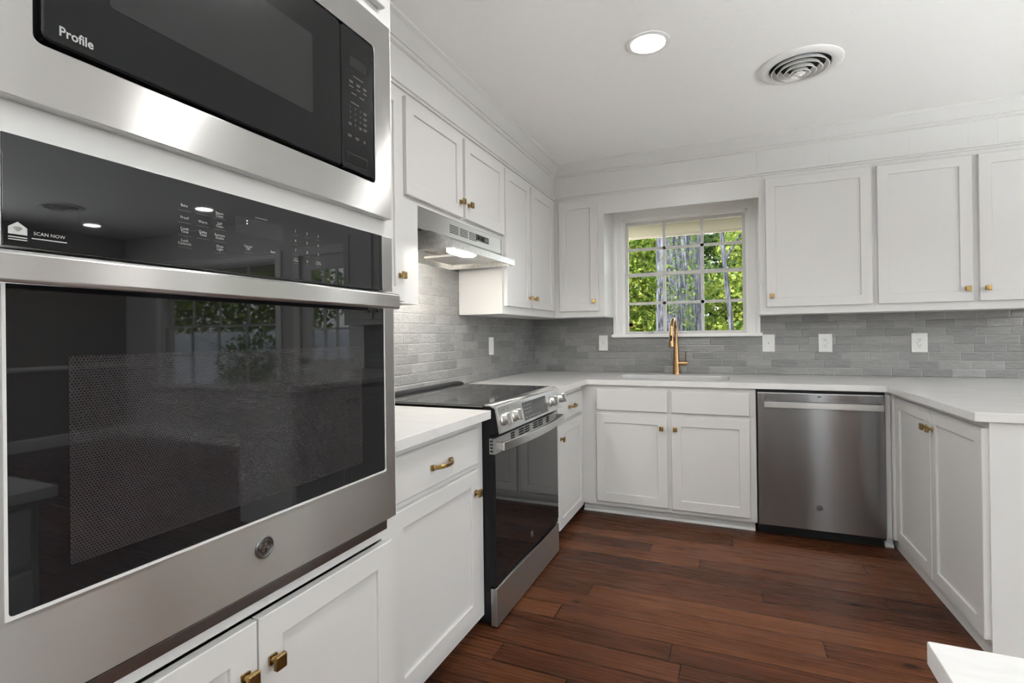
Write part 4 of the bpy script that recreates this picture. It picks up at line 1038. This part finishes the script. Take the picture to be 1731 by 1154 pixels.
def leaf_cloud(bm_, fn, n, size, rg, droop=0.2):
    for _ in range(n):
        p = fn(rg)
        if p is None: continue
        s = size*rg.uniform(.6, 1.3)
        ax = Vector((rg.gauss(0, 1), rg.gauss(0, 1), rg.gauss(0, 1)-droop)).normalized()
        nn = ax.orthogonal().normalized(); nn.rotate(Matrix.Rotation(rg.uniform(0, 2*PI), 3, ax)); sd = ax.cross(nn)
        pts = [p-ax*s*.5, p-ax*s*.05+sd*s*.32+nn*s*.06, p+ax*s*.5, p-ax*s*.05-sd*s*.32+nn*s*.06]
        bm_.faces.new([bm_.verts.new(q) for q in pts])
def blob(c, r):
    c = Vector(c)
    def fn(g):
        while True:
            v = Vector((g.uniform(-1, 1), g.uniform(-1, 1), g.uniform(-1, 1)))
            if v.length <= 1: break
        v = v*(.45+.55*v.length) if v.length > 0 else v
        return Vector((c.x+v.x*r[0], c.y+v.y*r[1], c.z+v.z*r[2]))
    return fn
def blobs(lst):
    fs = [blob(c, r) for c, r in lst]; ws = [r[0]*r[1]*r[2] for c, r in lst]
    return lambda g: g.choices(fs, ws)[0](g)

# the big trunk with ivy
rg = random.Random(3)
t = thing('oak_tree', (-.86, 9.0, -.4), 'huge grey oak trunk with climbing ivy, close outside the window', 'tree')
TX, TYc, TR = -.855, 9.0, .375
b = MB(); rings = []
for k in range(26):
    z = -.4+k*.28; rr = TR*(1.0+.35*math.exp(-(z+.4)/.5))*(1-.018*k/2) if z < 3.2 else TR*.86
    ring = []
    for i in range(72):
        an = 2*PI*i/72
        w = 1+.045*math.sin(an*13+z*1.2)+.03*math.sin(an*29+z*2.1)+.06*math.sin(an*3+1+z*.3)+rg.uniform(-.012, .012)
        ring.append((TX+.02*math.sin(z)+rr*w*math.cos(an), TYc+rr*w*math.sin(an), z))
    rings.append(ring)
b.loft(rings); b.done('trunk', 'bark', t)
b = MB()
def ivy(g):
    z = g.uniform(.2, 4.2); band = g.random()
    if band < .6: an = math.radians(-90+g.gauss(-8, 17)*(.5+.5*min(1, max(0, (z-.9)/1.2)))); 
    else: an = math.radians(-90+g.gauss(30, 8)+ (z-1.5)*9)
    if z < 1.5 and band < .6 and g.random() < .8: return None
    rr = TR*(1.07+.35*math.exp(-(z+.4)/.5))+g.uniform(0, .05)
    return Vector((TX+rr*math.cos(an), TYc+rr*math.sin(an), z))
leaf_cloud(b.bm, ivy, 1900, .055, rg); b.done('ivy', 'ivy', t, smooth=False, fixn=False)
# thin tree
t = thing('slender_tree', (.05, 11.0, -.4), 'slender pale-barked tree right of the big oak trunk', 'tree')
b = MB(); b.tube([(-.02, 11, -.4), (.0, 11, .8), (-.06, 11, 1.6), (-.15, 11, 2.6), (-.22, 11, 3.8), (-.2, 11, 5)], [.055, .05, .048, .044, .04, .03], 16, up=Vector((0, 1, 0)))
b.tube([(-.15, 11, 2.6), (.15, 11.1, 3.1), (.7, 11.2, 3.5)], [.03, .02, .012], 10); b.done('trunk', 'bark', t)
b = MB(); leaf_cloud(b.bm, blobs([((.5, 11.3, 3.6), (.9, .7, .7)), ((-.1, 11.3, 4.6), (1.0, .7, .8))]), 1500, .13, rg); b.done('foliage', 'leaf', t, smooth=False, fixn=False)

def bush_tree(x, y, lst, n, size, mat, label, trunk=.09, h=3.0, name='leafy_tree'):
    t = thing(name, (x, y, -.4), label, 'tree' if name == 'leafy_tree' else 'shrub', 'garden greenery')
    b = MB(); b.tube([(x, y, -.4), (x+.05, y, h*.5), (x-.05, y+.05, h)], [trunk, trunk*.8, trunk*.4], 10, up=Vector((0, 1, 0)))
    for k in range(7):
        an = k*2.4; z = h*(.35+.08*k)
        b.tube([(x, y, z), (x+.7*math.cos(an), y+.5*math.sin(an), z+.45), (x+1.4*math.cos(an), y+.9*math.sin(an), z+.7)], [trunk*.4, trunk*.28, trunk*.12], 8)
    b.done('trunk', 'bark', t)
    b = MB(); leaf_cloud(b.bm, blobs([((x+a, y+c, z), r) for a, c, z, r in lst]), n, size, rg); b.done('foliage', mat, t, smooth=False, fixn=False)
    return t
bush_tree(-2.7, 14.0, [(0, 0, 2.6, (1.3, 1.0, .9)), (-.6, .3, 1.5, (1.3, 1, .8)), (.4, -.2, 3.9, (1.2, 1, .8)), (.6, 0, 1.2, (.8, .8, .7))], 9000, .14, 'leaf', 'bright green leafy tree left of the big oak trunk')
bush_tree(.6, 15.5, [(0, 0, 2.3, (1.6, 1.2, .8)), (.6, .4, 3.6, (1.7, 1.2, .9)), (-.6, -.3, 1.2, (1.2, .9, .6)), (.9, 0, 1.3, (1.1, 1, .6))], 9000, .15, 'leaf', 'bright green leafy tree right of the big oak trunk')
bush_tree(-3.4, 17.5, [(0, 0, 3, (2.4, 1.2, 1.6)), (.9, .3, 5, (2.4, 1.2, 1.5)), (.2, 0, 1.3, (2.4, 1.2, 1.0)), (1.6, .2, 2.6, (1.4, 1, 1.4))], 9000, .25, 'leafdark', 'deeper green tree in the distance behind the left side of the window', h=5)
bush_tree(.1, 21.5, [(0, 0, 3, (2.6, 1.2, 1.6)), (-.4, .3, 5.2, (2.8, 1.2, 1.5)), (.2, 0, 1.2, (2.4, 1.2, 1.0)), (1.6, 0, 2.4, (1.6, 1.2, 1.6))], 9000, .27, 'leafdark', 'deeper green tree in the distance behind the right side of the window', h=5)
bush_tree(-1.95, 7.6, [(0, 0, .75, (.5, .4, .65)), (-.5, .2, .5, (.5, .4, .5))], 1500, .09, 'leaf', 'low sunlit shrub at the lower left of the window', trunk=.03, h=.8, name='garden_shrub')
bush_tree(1.1, 8.0, [(0, 0, .55, (.6, .5, .6)), (.6, .1, .6, (.6, .5, .6))], 1100, .09, 'leafdark', 'low dark shrub at the lower right of the window', trunk=.03, h=.8, name='garden_shrub')
# beyond the dining window (seen in the oven glass)
t = thing('garden_fence', (10.0, 9.0, -.4), 'weathered board fence beyond the dining window', 'fence')
b = MB()
for k in range(88):
    x = 3.4+k*.145; b.box(FW, x, x+.135, 9.0, 9.02, -.4, 1.35+.02*math.sin(k*1.7))
b.done('board_panel', 'fence', t, smooth=False)
b = MB(); b.box(FW, 3.4, 16.1, 9.02, 9.07, 0, .09); b.box(FW, 3.4, 16.1, 9.02, 9.07, 1.0, 1.09); b.done('rail', 'fence', t, smooth=False)
bush_tree(12.0, 11.0, [(0, 0, 3.0, (2.6, .9, 1.3)), (-2.2, .2, 2.6, (2.0, .9, 1.2)), (2.4, 0, 2.2, (2.0, .9, 1.1)), (-1.0, .1, 1.6, (2.4, .8, .6)), (.5, .2, 4.4, (3, 1, 1))], 7000, .19, 'leaf', 'leafy tree hanging over the board fence')
bush_tree(6.9, 7.2, [(0, 0, .5, (.8, .6, .9))], 1500, .10, 'leafdark', 'dark rounded shrub below the dining window', trunk=.03, h=.8, name='garden_shrub')
